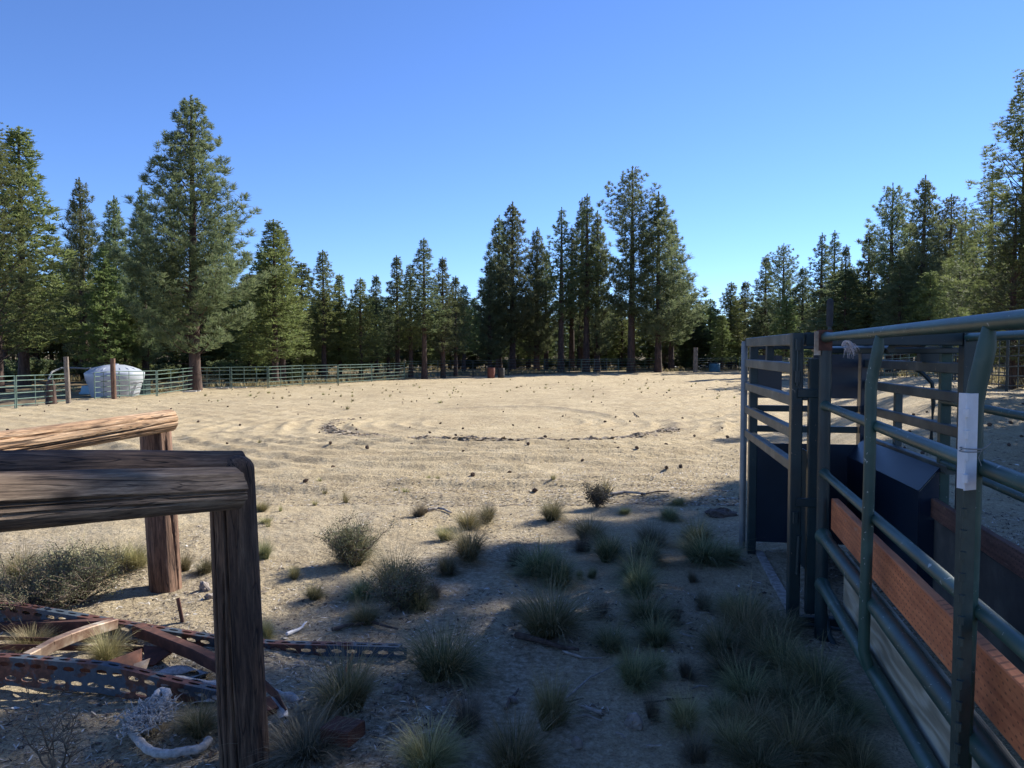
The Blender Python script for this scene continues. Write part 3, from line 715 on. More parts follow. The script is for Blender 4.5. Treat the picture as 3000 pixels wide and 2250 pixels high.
TUFTS = [
 ('d',905,1118,17,30,'small dark tuft on sunlit sand left of the shade edge'),
 ('y',1010,1147,30,40,'straw-tipped tuft just inside the sunlit sand'),
 ('g',1052,1131,22,38,'dark green tuft touching the straw-tipped tuft at the shade edge'),
 ('g',1192,1130,28,46,'upright dark green tuft alone at the shade edge'),
 ('y',962,1168,20,30,'small yellow tuft left of the wide straw-green clump'),
 ('y',1012,1216,46,62,'wide straw-green clump half in shade'),
 ('g',965,1243,27,38,'low dark tuft below the wide straw-green clump'),
 ('y',850,1290,52,84,'tall straw-tipped clump behind the small leafy bush'),
 ('g',780,1303,30,45,'dark low tuft left of the tall straw-tipped clump'),
 ('g',905,1328,30,50,'green tuft right at the foot of the leafy bush'),
 ('d',936,1302,18,38,'thin dark tuft right of the leafy bush'),
 ('g',678,1308,22,34,'small green tuft near the dark corner post'),
 ('y',785,1362,35,42,'short straw tuft above the crooked branch'),
 ('y',635,1257,14,30,'tiny yellow tuft with a dark shadow right of the corner post'),
 ('y',573,1140,15,14,'lowest yellow tuft beside the corner post'),
 ('y',563,1108,16,22,'yellow-green tuft by the top of the corner post'),
 ('g',568,1214,18,42,'tuft half hidden behind the corner post'),
 ('d',1116,1232,27,50,'brownish tuft, left end of a row of three in shade'),
 ('g',1165,1256,46,68,'big dark tuft, middle of a row of three in shade'),
 ('g',1208,1268,36,56,'dark tuft, right end of a row of three in shade'),
 ('g',1275,1172,32,48,'upper dark tuft of the pair in mid shade'),
 ('d',1262,1196,24,36,'small grey tuft tucked under the upper dark tuft'),
 ('g',1318,1215,42,56,'lower dark tuft of the pair in mid shade'),
 ('g',1252,1256,10,18,'very small tuft alone left of centre shade'),
 ('g',1280,1250,11,22,'very small tuft right of its tiny neighbour'),
 ('d',1412,1180,40,48,'reddish-tipped clump in the middle of the shade'),
 ('g',1400,1222,40,46,'green clump below the reddish-tipped clump'),
 ('g',1448,1122,25,26,'low tuft near the dark dirt pile'),
 ('g',1466,1092,18,14,'flat dark tuft at the far edge of the shade'),
 ('g',1350,1112,12,14,'small far tuft below the fallen branch'),
 ('g',1300,1115,0.1,0.1,None),
 ('g',1384,1300,48,80,'tall green clump in the centre of the shade'),
 ('g',1370,1255,36,50,'green tuft behind the tall central clump'),
 ('g',1508,1185,38,52,'upper green tuft beside the chute post'),
 ('g',1525,1222,48,56,'wide dark tuft in front of the chute post'),
 ('g',1572,1222,30,38,'dark tuft nearest the pale chute post'),
 ('d',1497,1260,12,28,'small spiky tuft standing alone right of centre'),
 ('d',1523,1320,25,42,'brown-grey tuft beside a bleached chip'),
 ('y',1190,1392,74,92,'big pale straw fountain-shaped tuft, brightest one in the shade'),
 ('d',1120,1340,22,32,'dark tuft behind the big pale fountain tuft'),
 ('d',1293,1340,27,44,'dark reddish tuft right of the big pale tuft'),
 ('d',1457,1348,25,40,'grey tuft right of the joined pair'),
 ('g',1400,1350,44,62,'back one of a joined pair of green tufts'),
 ('g',1420,1402,40,55,'front one of a joined pair of green tufts'),
 ('g',1322,1415,42,50,'low dark tuft left of the joined pair'),
 ('g',1372,1494,36,72,'green tuft in the lower middle, taller left one'),
 ('g',1415,1472,30,50,'green tuft in the lower middle, right one'),
 ('d',1484,1470,20,46,'thin grey tuft beyond the lower middle pair'),
 ('g',957,1482,76,106,'big round green tuft at the end of the rusty channel'),
 ('y',1193,1586,46,108,'tall straw tuft in the bottom middle with long leaning stems'),
 ('d',1010,1592,42,84,'wispy grey tuft in the bottom middle'),
 ('y',742,1560,74,112,'tall straw tuft growing over the rusty block'),
 ('d',655,1655,80,86,'grey drooping tuft at the foot of the dark corner post'),
 ('y',925,1668,62,86,'yellowish tuft at the bottom edge, left of the widest one'),
 ('y',1112,1690,84,110,'widest straw tuft at the bottom edge'),
 ('d',1411,1562,20,54,'small dark tuft left of the yellow one near the bottom'),
 ('y',1482,1584,44,62,'loose yellow tuft near the bottom centre-right'),
 ('d',1506,1662,36,66,'dark tuft with one pale bent blade at the bottom edge'),
 ('g',425,1610,48,58,'green tuft growing beside the white rope'),
 ('y',245,1242,52,58,'sunlit yellow tuft left of the brown log post'),
 ('y',290,1236,30,48,'sunlit yellow tuft touching the brown log post'),
 ('y',395,1240,22,36,'straw tuft right of the brown log post'),
 ('g',441,1244,18,34,'dark green tuft between the two log posts'),
 ('y',190,1262,46,62,'tall sunlit straw tuft beside the left shrub'),
 ('g',762,1226,50,78,'upright grass blades growing through the rounded twiggy bush'),
 ('y',880,1318,30,60,'straw grass mixed into the small leafy bush'),
 ('y',575,1390,18,40,'tuft hidden right behind the dark corner post'),
 ('y',225,1440,40,62,'dry tuft growing up inside the rusty frame'),
 ('y',40,1262,46,56,'sunlit straw tuft behind the left shrub at the photo edge'),
 ('y',135,1252,40,50,'sunlit straw tuft behind the middle of the left shrub'),
 ('y',60,1400,40,40,'dry tuft inside the left end of the rusty frame'),
]
for k, x, y, hw, hv, lab in TUFTS:
    if lab: tuftV(k, x, y, hw, hv, lab)
rr = random.Random(5)
for (x, y, hw, hv) in [(1560,1420,50,70),(1610,1390,56,80),(1655,1440,60,85),(1585,1480,50,66),(1700,1480,62,84),(1625,1530,56,76),(1770,1525,70,90),(1700,1560,60,80),(1760,1600,64,70),(1640,1600,56,66),(1585,1640,54,72),(1720,1660,66,84),(1810,1640,66,76),(1860,1690,60,66),(1640,1340,40,50),(1590,1340,40,50),(1690,1380,40,50),(1830,1570,50,50),(1560,1560,34,40),(1640,1690,60,70)]:
    tuftV('g' if rr.random() < .75 else 'y', x + rr.uniform(-6, 6), y, hw, hv * rr.uniform(.85, 1.05), ('tall ' if hv > 78 else 'low ' if hv < 60 else 'wide ') + 'tuft in the thick grass patch, ' + ('beside the bleached plank' if y < 1400 else 'by the foot of the alley end post' if y < 1490 else 'at the bottom edge of the photo' if y > 1635 else 'under the lowest pipe of the near panel' if x > 1740 else 'on the open side of the patch' if x < 1630 else 'in the middle of the patch'), 'thick grass patch along the alley')
# small tufts dotted over the arena
for (x, y, hw, hv) in [(560,967,9,8),(680,1093,10,12),(745,1085,10,26),(690,1045,9,10),(855,1066,11,9),(876,1070,11,9),(926,1042,12,8),(945,1037,9,8),(1195,1048,14,12),(605,1108,9,14),(578,1146,12,12),(500,1012,8,8),(1235,1068,11,10),(750,885,6,8),(700,1068,12,10),(1310,1068,18,30)]:
    tuftV('s', x, y, hw, hv, 'small thin tuft on the near arena sand', 'little tufts on the near arena sand')
for i in range(150):
    px = rr.uniform(560, 2170); py = 1115 + 55 * rr.random() ** 1.6 + (0 if px > 1300 else 12)
    g = G(px, py); h = rr.uniform(.05, .13)
    tuft('s', g.x, g.y, h, h * .9, 'tiny dry tuft far out on the arena sand', 'tiny tufts far out on the arena')

# ------------------------------------------------------------ shrubs
def make_shrub(name, seed, n, h, w, leaf, mat):
    rd = random.Random(seed); mb = MB(); Pp = []; Dd = []
    for i in range(n):
        a = rd.uniform(0, 6.28); l = rd.uniform(.2, 1); el = rd.uniform(.5, 1)
        p = Vector((rd.uniform(-.1, .1) * w, rd.uniform(-.1, .1) * w, 0)); pts = [p.copy()]
        d = Vector((math.cos(a) * w * l, math.sin(a) * w * l, h * el)) / 5
        for k in range(5):
            p = p + d + Vector((rd.gauss(0, .015), rd.gauss(0, .015), rd.gauss(0, .01))); pts.append(p.copy())
            if k > 0:
                for q in range(4):
                    tw = Vector((rd.gauss(0, 1), rd.gauss(0, 1), abs(rd.gauss(.3, .8)))).normalized() * rd.uniform(.03, .09)
                    mb.tube([p, p + tw], [.0022, .001], 3, caps=False)
                    for z in range(3): Pp.append(p + tw * (z + 1) / 3); Dd.append(tw.normalized())
        mb.tube(pts, [.004, .0036, .003, .0025, .002, .001], 4, caps=False)
    root = empty(name, (0, 0, 0))
    V, Fq, tp = needles(np.array(Pp), np.array(Dd), 3, leaf, leaf * .45, seed, .3)
    mesh_np('foliage', V, Fq, M[mat], root, attr={'tip': tp}); mb.build('stem', M['twig'], root); return root
def place_shrub(o, vx, vy, lab):
    g = GV(vx, vy); o.location = (g.x, g.y, g.z - .01); tag(o, lab, 'shrub')
place_shrub(make_shrub('shrub', 3, 90, .30, .56, .009, 'shrub'), 55, 1322, 'wide twiggy shrub with tiny leaves behind the rusty frame at the left edge')
place_shrub(make_shrub('shrub', 4, 60, .30, .30, .012, 'shrub'), 168, 1300, 'smaller twiggy shrub at the right end of the wide left shrub')
place_shrub(make_shrub('shrub', 5, 55, .32, .24, .011, 'shrub'), 762, 1228, 'rounded twiggy bush on the sand at the left end of the shade')
place_shrub(make_shrub('shrub', 6, 30, .24, .18, .013, 'shrub'), 870, 1322, 'small leafy bush in front of the tall straw clump')
place_shrub(make_shrub('shrub', 8, 22, .22, .14, .016, 'grass_dark'), 1290, 1098, 'small dark weedy plant at the far shade edge')
place_shrub(make_shrub('shrub', 9, 6, .30, .24, .006, 'grass_dark'), 120, 1668, 'thin dark weeds at the bottom left corner')

# ------------------------------------------------------------ small debris
def slivers(n, fx, seed, lmin, lmax, wr=.25):
    r = np.random.default_rng(seed); x, y = fx(r, n); z = hfull(x, y)[0] + .004
    a = r.uniform(0, 2 * PI, n); L_ = r.uniform(lmin, lmax, n) ** 1.0; W_ = L_ * wr * r.uniform(.3, 1, n)
    d = np.stack([np.cos(a), np.sin(a), r.normal(0, .18, n)], -1) * L_[:, None] / 2
    s = np.stack([-np.sin(a), np.cos(a), r.normal(0, .3, n)], -1) * W_[:, None] / 2
    c = np.stack([x, y, z], -1); V = np.stack([c - d, c + s, c + d, c - s], 1).reshape(-1, 3)
    return V, np.arange(len(V)).reshape(-1, 4), np.repeat(r.uniform(0, 1, n), 4)
def mat_litter():
    m, N, L, B = newmat('needle_and_chip_litter'); at = N.new('ShaderNodeAttribute'); at.attribute_name = 'tone'
    r = ramp(N, [(0, (.035, .025, .018)), (.4, (.12, .085, .06)), (.72, (.40, .33, .24)), (1, (.72, .68, .6))]); L.new(at.outputs['Fac'], r.inputs[0])
    L.new(r.outputs[0], B.inputs['Base Color']); B.inputs['Roughness'].default_value = .9; return m
M['litter'] = mat_litter()
def near(r, n):
    y = 1.8 + 8 * r.uniform(0, 1, n) ** 1.1; x = y * r.uniform(-.75, .7, n); 
    k = (vnoise(x * 1.1, y * 1.1) + vnoise(x * 3, y * 3) * .6) > -.12; return x[k], y[k]
def near_(r, n):
    x, y = near(r, int(n * 2)); return x[:n], y[:n]
def mk(n, fx, seed, a, b, wr, name):
    r = np.random.default_rng(seed); x, y = fx(r, n); n = len(x)
    V, Fq, t = slivers(n, lambda r_, n_: (x, y), seed, a, b, wr)
    tag(mesh_np(name, V, Fq, M['litter'], attr={'tone': t}), kind='stuff')
mk(80000, near, 1, .010, .06, .14, 'needle_litter')
mk(16000, near, 2, .012, .04, .55, 'bark_chips')
def arena(r, n):
    y = 8 + 45 * r.uniform(0, 1, n) ** 1.7; return y * r.uniform(-.62, .30, n), y
mk(50000, arena, 3, .015, .055, .35, 'sand_litter')
def ridge(r, n):
    a = r.uniform(PI * .93, PI * 1.86, n) ; q = 1 + r.normal(0, .028, n)
    x = -.3 + 5.1 * q * np.cos(a); y = 23.5 + 7.6 * q * np.sin(a)
    w_ = (vnoise(x * .5, y * .5) * .5 + vnoise(x * 2.1, y * 2.1) * .18 + vnoise(x * .13 + 3, y * .13) * .9) * .5; x = x - w_ * np.cos(a); y = y - w_ * 1.49 * np.sin(a)
    k = (vnoise(x * 1.4, y * 1.4) > -.35) & (r.uniform(0, 1, n) < .25 + .75 * (np.sin(a) < -.3)); return x[k], y[k]
r_ = np.random.default_rng(77); xr, yr = ridge(r_, 3600)
V, Fq, tn = slivers(len(xr), lambda r, n: (xr, yr), 78, .05, .16, .7)
tag(mesh_np('ridge_clods', V, Fq, M['litter'], attr={'tone': .40 + tn * .34}), kind='stuff')
def rpen(r, n):
    y = 5 + 25 * r.uniform(0, 1, n) ** 1.5; return y * r.uniform(.38, .72, n), y
mk(5000, rpen, 4, .02, .08, .35, 'pen_litter')

def lump(name, seed, r, mat, cone=False):
    rd = random.Random(seed); n, m = 12, 8; vs = []; fs = []
    for i in range(m + 1):
        ph = PI * i / m
        for k in range(n):
            a = 2 * PI * k / n; q = r * (1 + rd.uniform(-.2, .2)) * (1.25 if cone and (i + k) % 2 else 1)
            vs.append((q * math.sin(ph) * math.cos(a), q * math.sin(ph) * math.sin(a), q * math.cos(ph) * (1.4 if cone else .65)))
    for i in range(m):
        for k in range(n): fs.append((i * n + k, i * n + (k + 1) % n, (i + 1) * n + (k + 1) % n, (i + 1) * n + k))
    mb = MB(); mb.add(vs, fs); return mb.build(name, M[mat], loc=(0, 0, 0))
cone = lump('pine_cone', 1, .021, 'cone', True); stone = lump('stone', 2, .05, 'stone')
first = {cone.name: True, stone.name: True}
def drop(src, x, y, s, lab, cat, group):
    if first.get(src.name): o = src; first[src.name] = False
    else: o = src.copy(); COL.objects.link(o)
    o.location = (x, y, hgt(x, y) + .02 * s); o.scale = (s, s, s); o.rotation_euler = (random.uniform(.8, 2.2), random.uniform(-.4, .4), random.uniform(0, 6.28))
    tag(o, lab, cat, group)
for (vx, vy, s) in [(1021,1027,1.3),(875,1000,.9),(1100,1021,.9),(985,944,1.1),(1010,946,.9),(660,1047,1.),(1440,1018,1.),(1470,1016,1.1),(875,1000,.8),(1258,1002,.8),(1065,985,.8),(770,930,.9),(1155,1063,1),(690,935,.8),(920,1110,.9),(1380,960,.8),(1120,955,.8),(720,1010,1),(1330,905,1),(1560,930,1),(1590,880,1),(1500,948,1)]:
    g = GV(vx, vy); drop(cone, g.x, g.y, s, 'brown pine cone lying on the near arena sand', 'pine cone', 'pine cones on the near arena')
for i in range(100):
    px = rr.uniform(0, 2170); py = 1135 + 200 * rr.random() ** 1.5 + max(0, (600 - px) * .09)
    g = G(px, py); drop(cone, g.x, g.y, rr.uniform(.7, 1.3), 'brown pine cone or clod far out on the arena sand', 'pine cone', 'pine cones far out on the arena')
for i in range(26):
    px = rr.uniform(2540, 3000); py = rr.uniform(1130, 1420); g = G(px, py)
    drop(cone, g.x, g.y, rr.uniform(.7, 1.1), 'pine cone lying in the shaded pen behind the alley', 'pine cone', 'pine cones in the right pen')
for (vx, vy, s) in [(443,1281,.9),(452,1300,.6),(1215,1500,.5),(1370,1574,.8),(1108,1520,.5),(480,1275,.5),(1246,1620,.5),(995,1530,.35),(960,1525,.4),(860,1500,.4)]:
    g = GV(vx, vy); drop(stone, g.x, g.y, s, 'small pale stone on the foreground ground', 'stone', 'stones in the foreground')
# dirt pile
o = lump('dirt_pile', 8, .12, 'stick_dark'); g = GV(1557, 1112); o.location = (g.x, g.y, g.z); o.scale = (1.3, 1, .8)
tag(o, 'dark lump of manure and dirt beside the pale chute post', 'dirt pile')

def stick(pts, r, mat, lab, name='stick', group=None, lift=.012):
    mb = MB(); P3 = []
    for (vx, vy) in pts:
        g = GV(vx, vy); P3.append(Vector((g.x, g.y, g.z + lift + r * .6)))
    full = []
    for i in range(len(P3) - 1):
        for k in range(3): full.append(P3[i].lerp(P3[i + 1], k / 3) + Vector((random.gauss(0, r * .3), random.gauss(0, r * .3), 0)))
    full.append(P3[-1]); n = len(full)
    mb.tube(full, [r * (1 - .6 * i / n) * random.uniform(.85, 1.15) for i in range(n)], 7)
    return tag(mb.build(name, M[mat], loc=P3[0], smooth=True), lab, 'stick', group)
stick([(1168,1372),(1130,1371),(1100,1368),(1035,1365),(990,1372),(925,1376)][::-1] if 0 else [(716,1380),(760,1370),(805,1362),(860,1376)], .012, 'stick_dark', 'crooked dark branch lying right of the corner post', 'branch')
stick([(620,1390),(645,1375),(662,1358)], .011, 'white_paint', 'white bleached strip lying behind the corner post')
stick([(1115,1388),(1160,1404),(1210,1416),(1250,1422)], .018, 'stick_dark', 'thick brown branch half buried under the big pale tuft', 'branch')
stick([(1215,1420),(1260,1432),(1300,1437)], .007, 'stick', 'thin pale twig right of the brown branch')
stick([(1222,1520),(1275,1478),(1345,1440)], .006, 'stick', 'long straight pale stick pointing up right in the shade')
stick([(1322,1077),(1350,1074),(1395,1078)], .02, 'stick', 'pale fallen branch at the far shade edge', 'branch')
stick([(1385,1077),(1420,1070),(1445,1072)], .012, 'stick_dark', 'dark branch lying right of the pale fallen one', 'branch')
stick([(925,1108),(950,1104),(975,1117)], .018, 'stick', 'curved bleached wood scrap on the sunlit sand')
stick([(1380,902),(1367,890)], .02, 'stick_dark', 'short dark stick on the far sand')
for (a, b, c, d) in [(1520,1390,1560,1384),(1300,1556,1250,1545),(1200,1530,1260,1520),(1470,1376,1500,1380),(1370,1225,1395,1216),(1495,1495,1530,1491),(1090,1545,1120,1500),(1640,1296,1655,1290),(1440,1530,1470,1526),(1395,1625,1430,1628),(1330,1600,1350,1612),(880,1520,884,1534),(1240,1570,1300,1577),(655,1000,640,1002),(1420,1310,1436,1300),(700,1440,716,1452),(630,1460,650,1452),(1150,950,1137,968),(1390,1530,1500,1520),(1500,1300,1520,1296),(960,1410,985,1420)]:
    stick([(a, b), ((a + c) / 2 + random.uniform(-4, 4), (b + d) / 2 + random.uniform(-3, 3)), (c, d)], random.uniform(.004, .010), random.choice(['stick', 'stick', 'stick_dark']), 'short loose twig ' + ('behind the corner post' if a < 720 and b < 1500 else 'at the bottom of the photo' if b > 1590 else 'on the sunlit sand' if b < 1100 else 'near the thick grass patch' if a > 1460 else 'beside the big green tuft' if a < 1000 else 'among the tufts in mid shade'), 'twig', 'loose twigs')

# ------------------------------------------------------------ log rails (left)
def log_mesh(Ln, r0, r1, seed, nseg=90, nround=88, cracks=4, domed=0.0, ell=1.0):
    r = np.random.default_rng(seed); vs = []; fs = []
    cr = [(r.uniform(0, 2 * PI), r.uniform(.10, .45), r.uniform(.5, 1.0), r.uniform(.025, .07), r.uniform(-.3, .3)) for _ in range(cracks)]
    ts = np.linspace(0, 1, nseg); A = np.arange(nround) * 2 * PI / nround
    for t in ts:
        R = r0 + (r1 - r0) * t
        R_ = R * (1 + .035 * np.sin(A * 2 + seed) + .03 * np.sin(A * 3 + 4 * t + seed)) + R * .10 * vnoise(A * 2.5 + seed * 7, np.full_like(A, t * Ln * 1.3)) + R * .05 * vnoise(A * 16 + seed, np.full_like(A, t * Ln * 2.0))
        for (a, t0, t1, w, dr) in cr:
            s = np.clip((t - t0 + .35) / .15, 0, 1) * np.clip((t1 + .1 - t) / .15, 0, 1)
            da = np.angle(np.exp(1j * (A - a - dr * t - .10 * math.sin(6 * t + seed))))
            R_ = R_ - R * .22 * s * np.exp(-(da / w) ** 2)
        if domed and t > 1 - domed:
            q = (t - 1 + domed) / domed; R_ = R_ * math.sqrt(max(1 - q * q, .02))
        for k in range(nround): vs.append((R_[k] * math.cos(A[k]) * ell, R_[k] * math.sin(A[k]), t * Ln))
    for i in range(nseg - 1):
        for k in range(nround): fs.append((i * nround + k, i * nround + (k + 1) % nround, (i + 1) * nround + (k + 1) % nround, (i + 1) * nround + k))
    b = len(vs); vs.append((0, 0, 0)); vs.append((0, 0, Ln))
    for k in range(nround):
        fs.append((b, (k + 1) % nround, k)); j = (nseg - 1) * nround; fs.append((b + 1, j + k, j + (k + 1) % nround))
    return vs, fs
def log(name, p0, p1, r0, r1, mat, parent, seed, roll=0, **kw):
    p0 = Vector(p0); p1 = Vector(p1); d = p1 - p0
    vs, fs = log_mesh(d.length, r0, r1, seed, **kw); me = bpy.data.meshes.new(name); me.from_pydata(vs, [], fs); me.materials.append(M[mat])
    me.shade_smooth(); me.set_sharp_from_angle(angle=math.radians(50))
    o = bpy.data.objects.new(name, me); COL.objects.link(o); o.rotation_mode = 'QUATERNION'
    o.rotation_quaternion = d.to_track_quat('Z', 'Y') @ Quaternion((0, 0, 1), roll)
    if parent is not None: o.parent = parent; o.location = p0 - parent.location
    else: o.location = p0
    return o
ldir = Vector((-.43, -.9, 0)).normalized()
t = empty('hitching_rail', (-1.0, 2.9, 0)); tag(t, 'near dark hitching rail of two grey logs bolted to a rounded corner post', 'hitching rail', 'log hitching rails')
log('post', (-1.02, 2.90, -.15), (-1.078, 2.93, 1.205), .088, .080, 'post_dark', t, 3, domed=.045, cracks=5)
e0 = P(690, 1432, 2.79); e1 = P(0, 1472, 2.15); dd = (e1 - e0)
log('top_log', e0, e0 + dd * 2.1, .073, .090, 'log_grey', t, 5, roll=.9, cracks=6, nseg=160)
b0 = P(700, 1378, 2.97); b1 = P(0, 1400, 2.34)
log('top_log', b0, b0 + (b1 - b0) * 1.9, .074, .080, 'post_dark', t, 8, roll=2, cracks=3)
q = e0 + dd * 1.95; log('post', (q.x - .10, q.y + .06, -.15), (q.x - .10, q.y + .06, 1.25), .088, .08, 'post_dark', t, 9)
t = empty('hitching_rail', (-2.34, 5.1, 0)); tag(t, 'far sunlit hitching rail of one orange-brown log on a brown post', 'hitching rail', 'log hitching rails')
z5 = hgt(-2.34, 5.1)
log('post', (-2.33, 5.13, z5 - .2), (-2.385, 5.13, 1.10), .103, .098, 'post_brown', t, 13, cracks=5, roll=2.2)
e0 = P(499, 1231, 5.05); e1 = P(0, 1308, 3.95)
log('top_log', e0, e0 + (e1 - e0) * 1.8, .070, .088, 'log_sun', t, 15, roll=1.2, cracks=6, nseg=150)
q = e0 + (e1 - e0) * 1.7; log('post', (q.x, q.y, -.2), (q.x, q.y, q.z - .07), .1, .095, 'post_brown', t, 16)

# ------------------------------------------------------------ rusty perforated frame
def channel(name, path, hgt_, flange, pitch, mat, parent, facing=1, rows=2, flipflange=False):
    """bent C-channel with real slots; path = list of (point, tilt)"""
    pts = [Vector(p) for p in path]; cum = [0]
    for i in range(len(pts) - 1): cum.append(cum[-1] + (pts[i + 1] - pts[i]).length)
    Lt = cum[-1]
    def at(s, u, v):
        s = min(max(s, 0), Lt * .99999)
        i = max(k for k in range(len(pts) - 1) if cum[k] <= s); f = (s - cum[i]) / (cum[i + 1] - cum[i])
        p = pts[i].lerp(pts[i + 1], f); d = (pts[i + 1] - pts[i]).normalized()
        nn = Vector((-d.y, d.x, 0)).normalized() * facing; up = Vector((0, 0, 1))
        up = (up + nn * .10 * math.sin(s * 2.2)).normalized()
        return p + up * u + nn * v
    mb = MB(); n = int(Lt / pitch)
    def cell(s0, s1, fn, a0, a1, slot, off=0):
        o8 = [(s0, a0), ((s0 + s1) / 2, a0), (s1, a0), (s1, (a0 + a1) / 2), (s1, a1), ((s0 + s1) / 2, a1), (s0, a1), (s0, (a0 + a1) / 2)]
        if not slot:
            mb.add([fn(s, a) for s, a in (o8[0], o8[2], o8[4], o8[6])], [(0, 1, 2, 3)]); return
        cx = (s0 + s1) / 2; cy = (a0 + a1) / 2; w = (s1 - s0) * .30; h = (a1 - a0) * .19
        i8 = [(cx - w, cy - h * .6), (cx, cy - h), (cx + w, cy - h * .6), (cx + w * 1.15, cy), (cx + w, cy + h * .6), (cx, cy + h), (cx - w, cy + h * .6), (cx - w * 1.15, cy)]
        mb.add([fn(s, a) for s, a in o8] + [fn(s, a) for s, a in i8], [(k, (k + 1) % 8, 8 + (k + 1) % 8, 8 + k) for k in range(8)])
    for k in range(n):
        s0, s1 = k * pitch, (k + 1) * pitch
        for r_ in range(rows):
            off = pitch / 2 if r_ % 2 else 0
            cell(min(s0 + off, Lt), min(s1 + off, Lt), lambda s, a: at(s, a, 0), hgt_ * r_ / rows, hgt_ * (r_ + 1) / rows, True)
        cell(s0, s1, lambda s, a: at(s, hgt_, a), 0, flange, True); cell(s0, s1, lambda s, a: at(s, 0, a), 0, flange, k % 2 == 0)
        cell(s0, s1, lambda s, a: at(s, hgt_ - a, flange), 0, .018, False)
    o = mb.build(name, M[mat], parent); md = o.modifiers.new('thick', 'SOLIDIFY'); md.thickness = .004; return o
t = empty('scrap_frame', (-1.9, 3.9, 0)); tag(t, 'collapsed rusty steel frame of perforated channels lying under the log rails', 'scrap metal')
channel('back_channel', [P(-330, 1790, 4.62), P(0, 1828, 4.42), P(260, 1872, 4.28), P(640, 1932, 4.08), P(800, 1950, 4.0), P(1190, 1966, 3.85)], .118, .055, .085, 'rustpaint', t, 1)
channel('front_channel', [P(-300, 2000, 3.66), P(0, 2004, 3.55), P(300, 2030, 3.47), P(395, 2050, 3.43), P(520, 2080, 3.39), P(655, 2108, 3.36)], .125, .05, .085, 'rustpaint', t, 1)
mb = MB()
def strap_bar(mb, pts, w, th): 
    for a, b in zip(pts[:-1], pts[1:]): mb.bar(a, b, th, w)
def angle(name, pts, w, mat):
    mb = MB()
    pts = [Vector(p) for p in pts]
    for a, b in zip(pts[:-1], pts[1:]):
        mb.bar(a, b, .005, w); u = Vector((0, 0, w / 2))
        d = (b - a).normalized(); nn = Vector((-d.y, d.x, 0)).normalized() * w * .45
        mb.bar(a + u + nn, b + u + nn, w * .9, .005)
        mb.bar(a - u + nn, b - u + nn, w * .9, .005)
    return mb.build(name, M[mat], t)
angle('cross_bar', [P(-60, 1852, 4.35), P(100, 1842, 4.3), P(312, 1836, 4.2)], .062, 'rust')
def curvepts(px, n=8):
    out = []
    for i in range(len(px) - 1):
        for k in range(n): out.append(px[i].lerp(px[i + 1], k / n))
    return out + [px[-1]]
angle('bent_strut', [P(88, 1932, 3.66), P(120, 1916, 3.72), P(160, 1893, 3.78), P(210, 1872, 3.86), P(270, 1850, 3.98), P(345, 1828, 4.15)], .05, 'rust_light')
angle('strut', [P(388, 1848, 4.12), P(480, 1885, 3.9), P(560, 1918, 3.75), P(645, 1962, 3.58)], .055, 'rust')
mb = MB()
mb.poly([P(128, 1925, 3.72), P(312, 1938, 3.62), P(312, 1972, 3.62), P(128, 1962, 3.72)], .006)
mb.poly([P(312, 1938, 3.62), P(415, 1900, 3.78), P(415, 1950, 3.76), P(385, 1978, 3.66), P(312, 1974, 3.62)], .006)
mb.poly([P(128, 1925, 3.72), P(0, 1918, 3.8), P(0, 1955, 3.8), P(128, 1962, 3.72)], .006)
mb.build('side_plate', M['rust'], t)
mb = MB(); mb.poly([P(392, 1945, 3.6), P(440, 1928, 3.66), P(428, 1962, 3.62), P(384, 1982, 3.55)], .006); mb.build('bracket', M['rust_light'], t)
mb = MB(); mb.poly([P(420, 1892, 3.95), P(520, 1900, 3.9), P(450, 1950, 3.8), P(425, 1948, 3.8)], .008)
mb.bar(P(0, 1895, 4.0), P(420, 1902, 3.95), .01, .03); mb.bar(P(0, 1870, 4.1), P(400, 1880, 4.05), .01, .02); mb.build('cross_bar', M['rust'], t)
mb = MB(); mb.bar(P(521, 1752, 4.45), P(537, 1836, 4.42), .012, .03); mb.build('bolt_tab', M['rust'], t)
mb = MB(); a, b = P(1033, 1918, 3.86), P(1000, 1995, 3.6); mb.bar(a, b, .006, .03); mb.bar(b, P(985, 2040, 3.5), .006, .03)
tag(mb.build('steel_strap', M['rust'], loc=a), 'rusty flat strap leaning off the end of the perforated channel into a tuft', 'scrap metal')
mb = MB(); a = GV(700, 1585); mb.bar(P(965, 2135, 3.02), P(1045, 2150, 2.97), .12, .06, bev=.006)
tag(mb.build('rusty_block', M['rust'], loc=a), 'rusty square tube end hidden in the grass at the foot of the corner post', 'scrap metal')
mb = MB(); p = [P(775, 2005, 3.3), P(812, 2040, 3.2), P(838, 2092, 3.08)]; mb.bar(p[0], p[1], .006, .045); mb.bar(p[1], p[2], .006, .045); mb.bar(P(775,2052,3.15), P(800,2085,3.1), .05, .03)
tag(mb.build('steel_angle', M['rust'], loc=p[0]), 'short rusty bent angle right of the corner post', 'scrap metal')

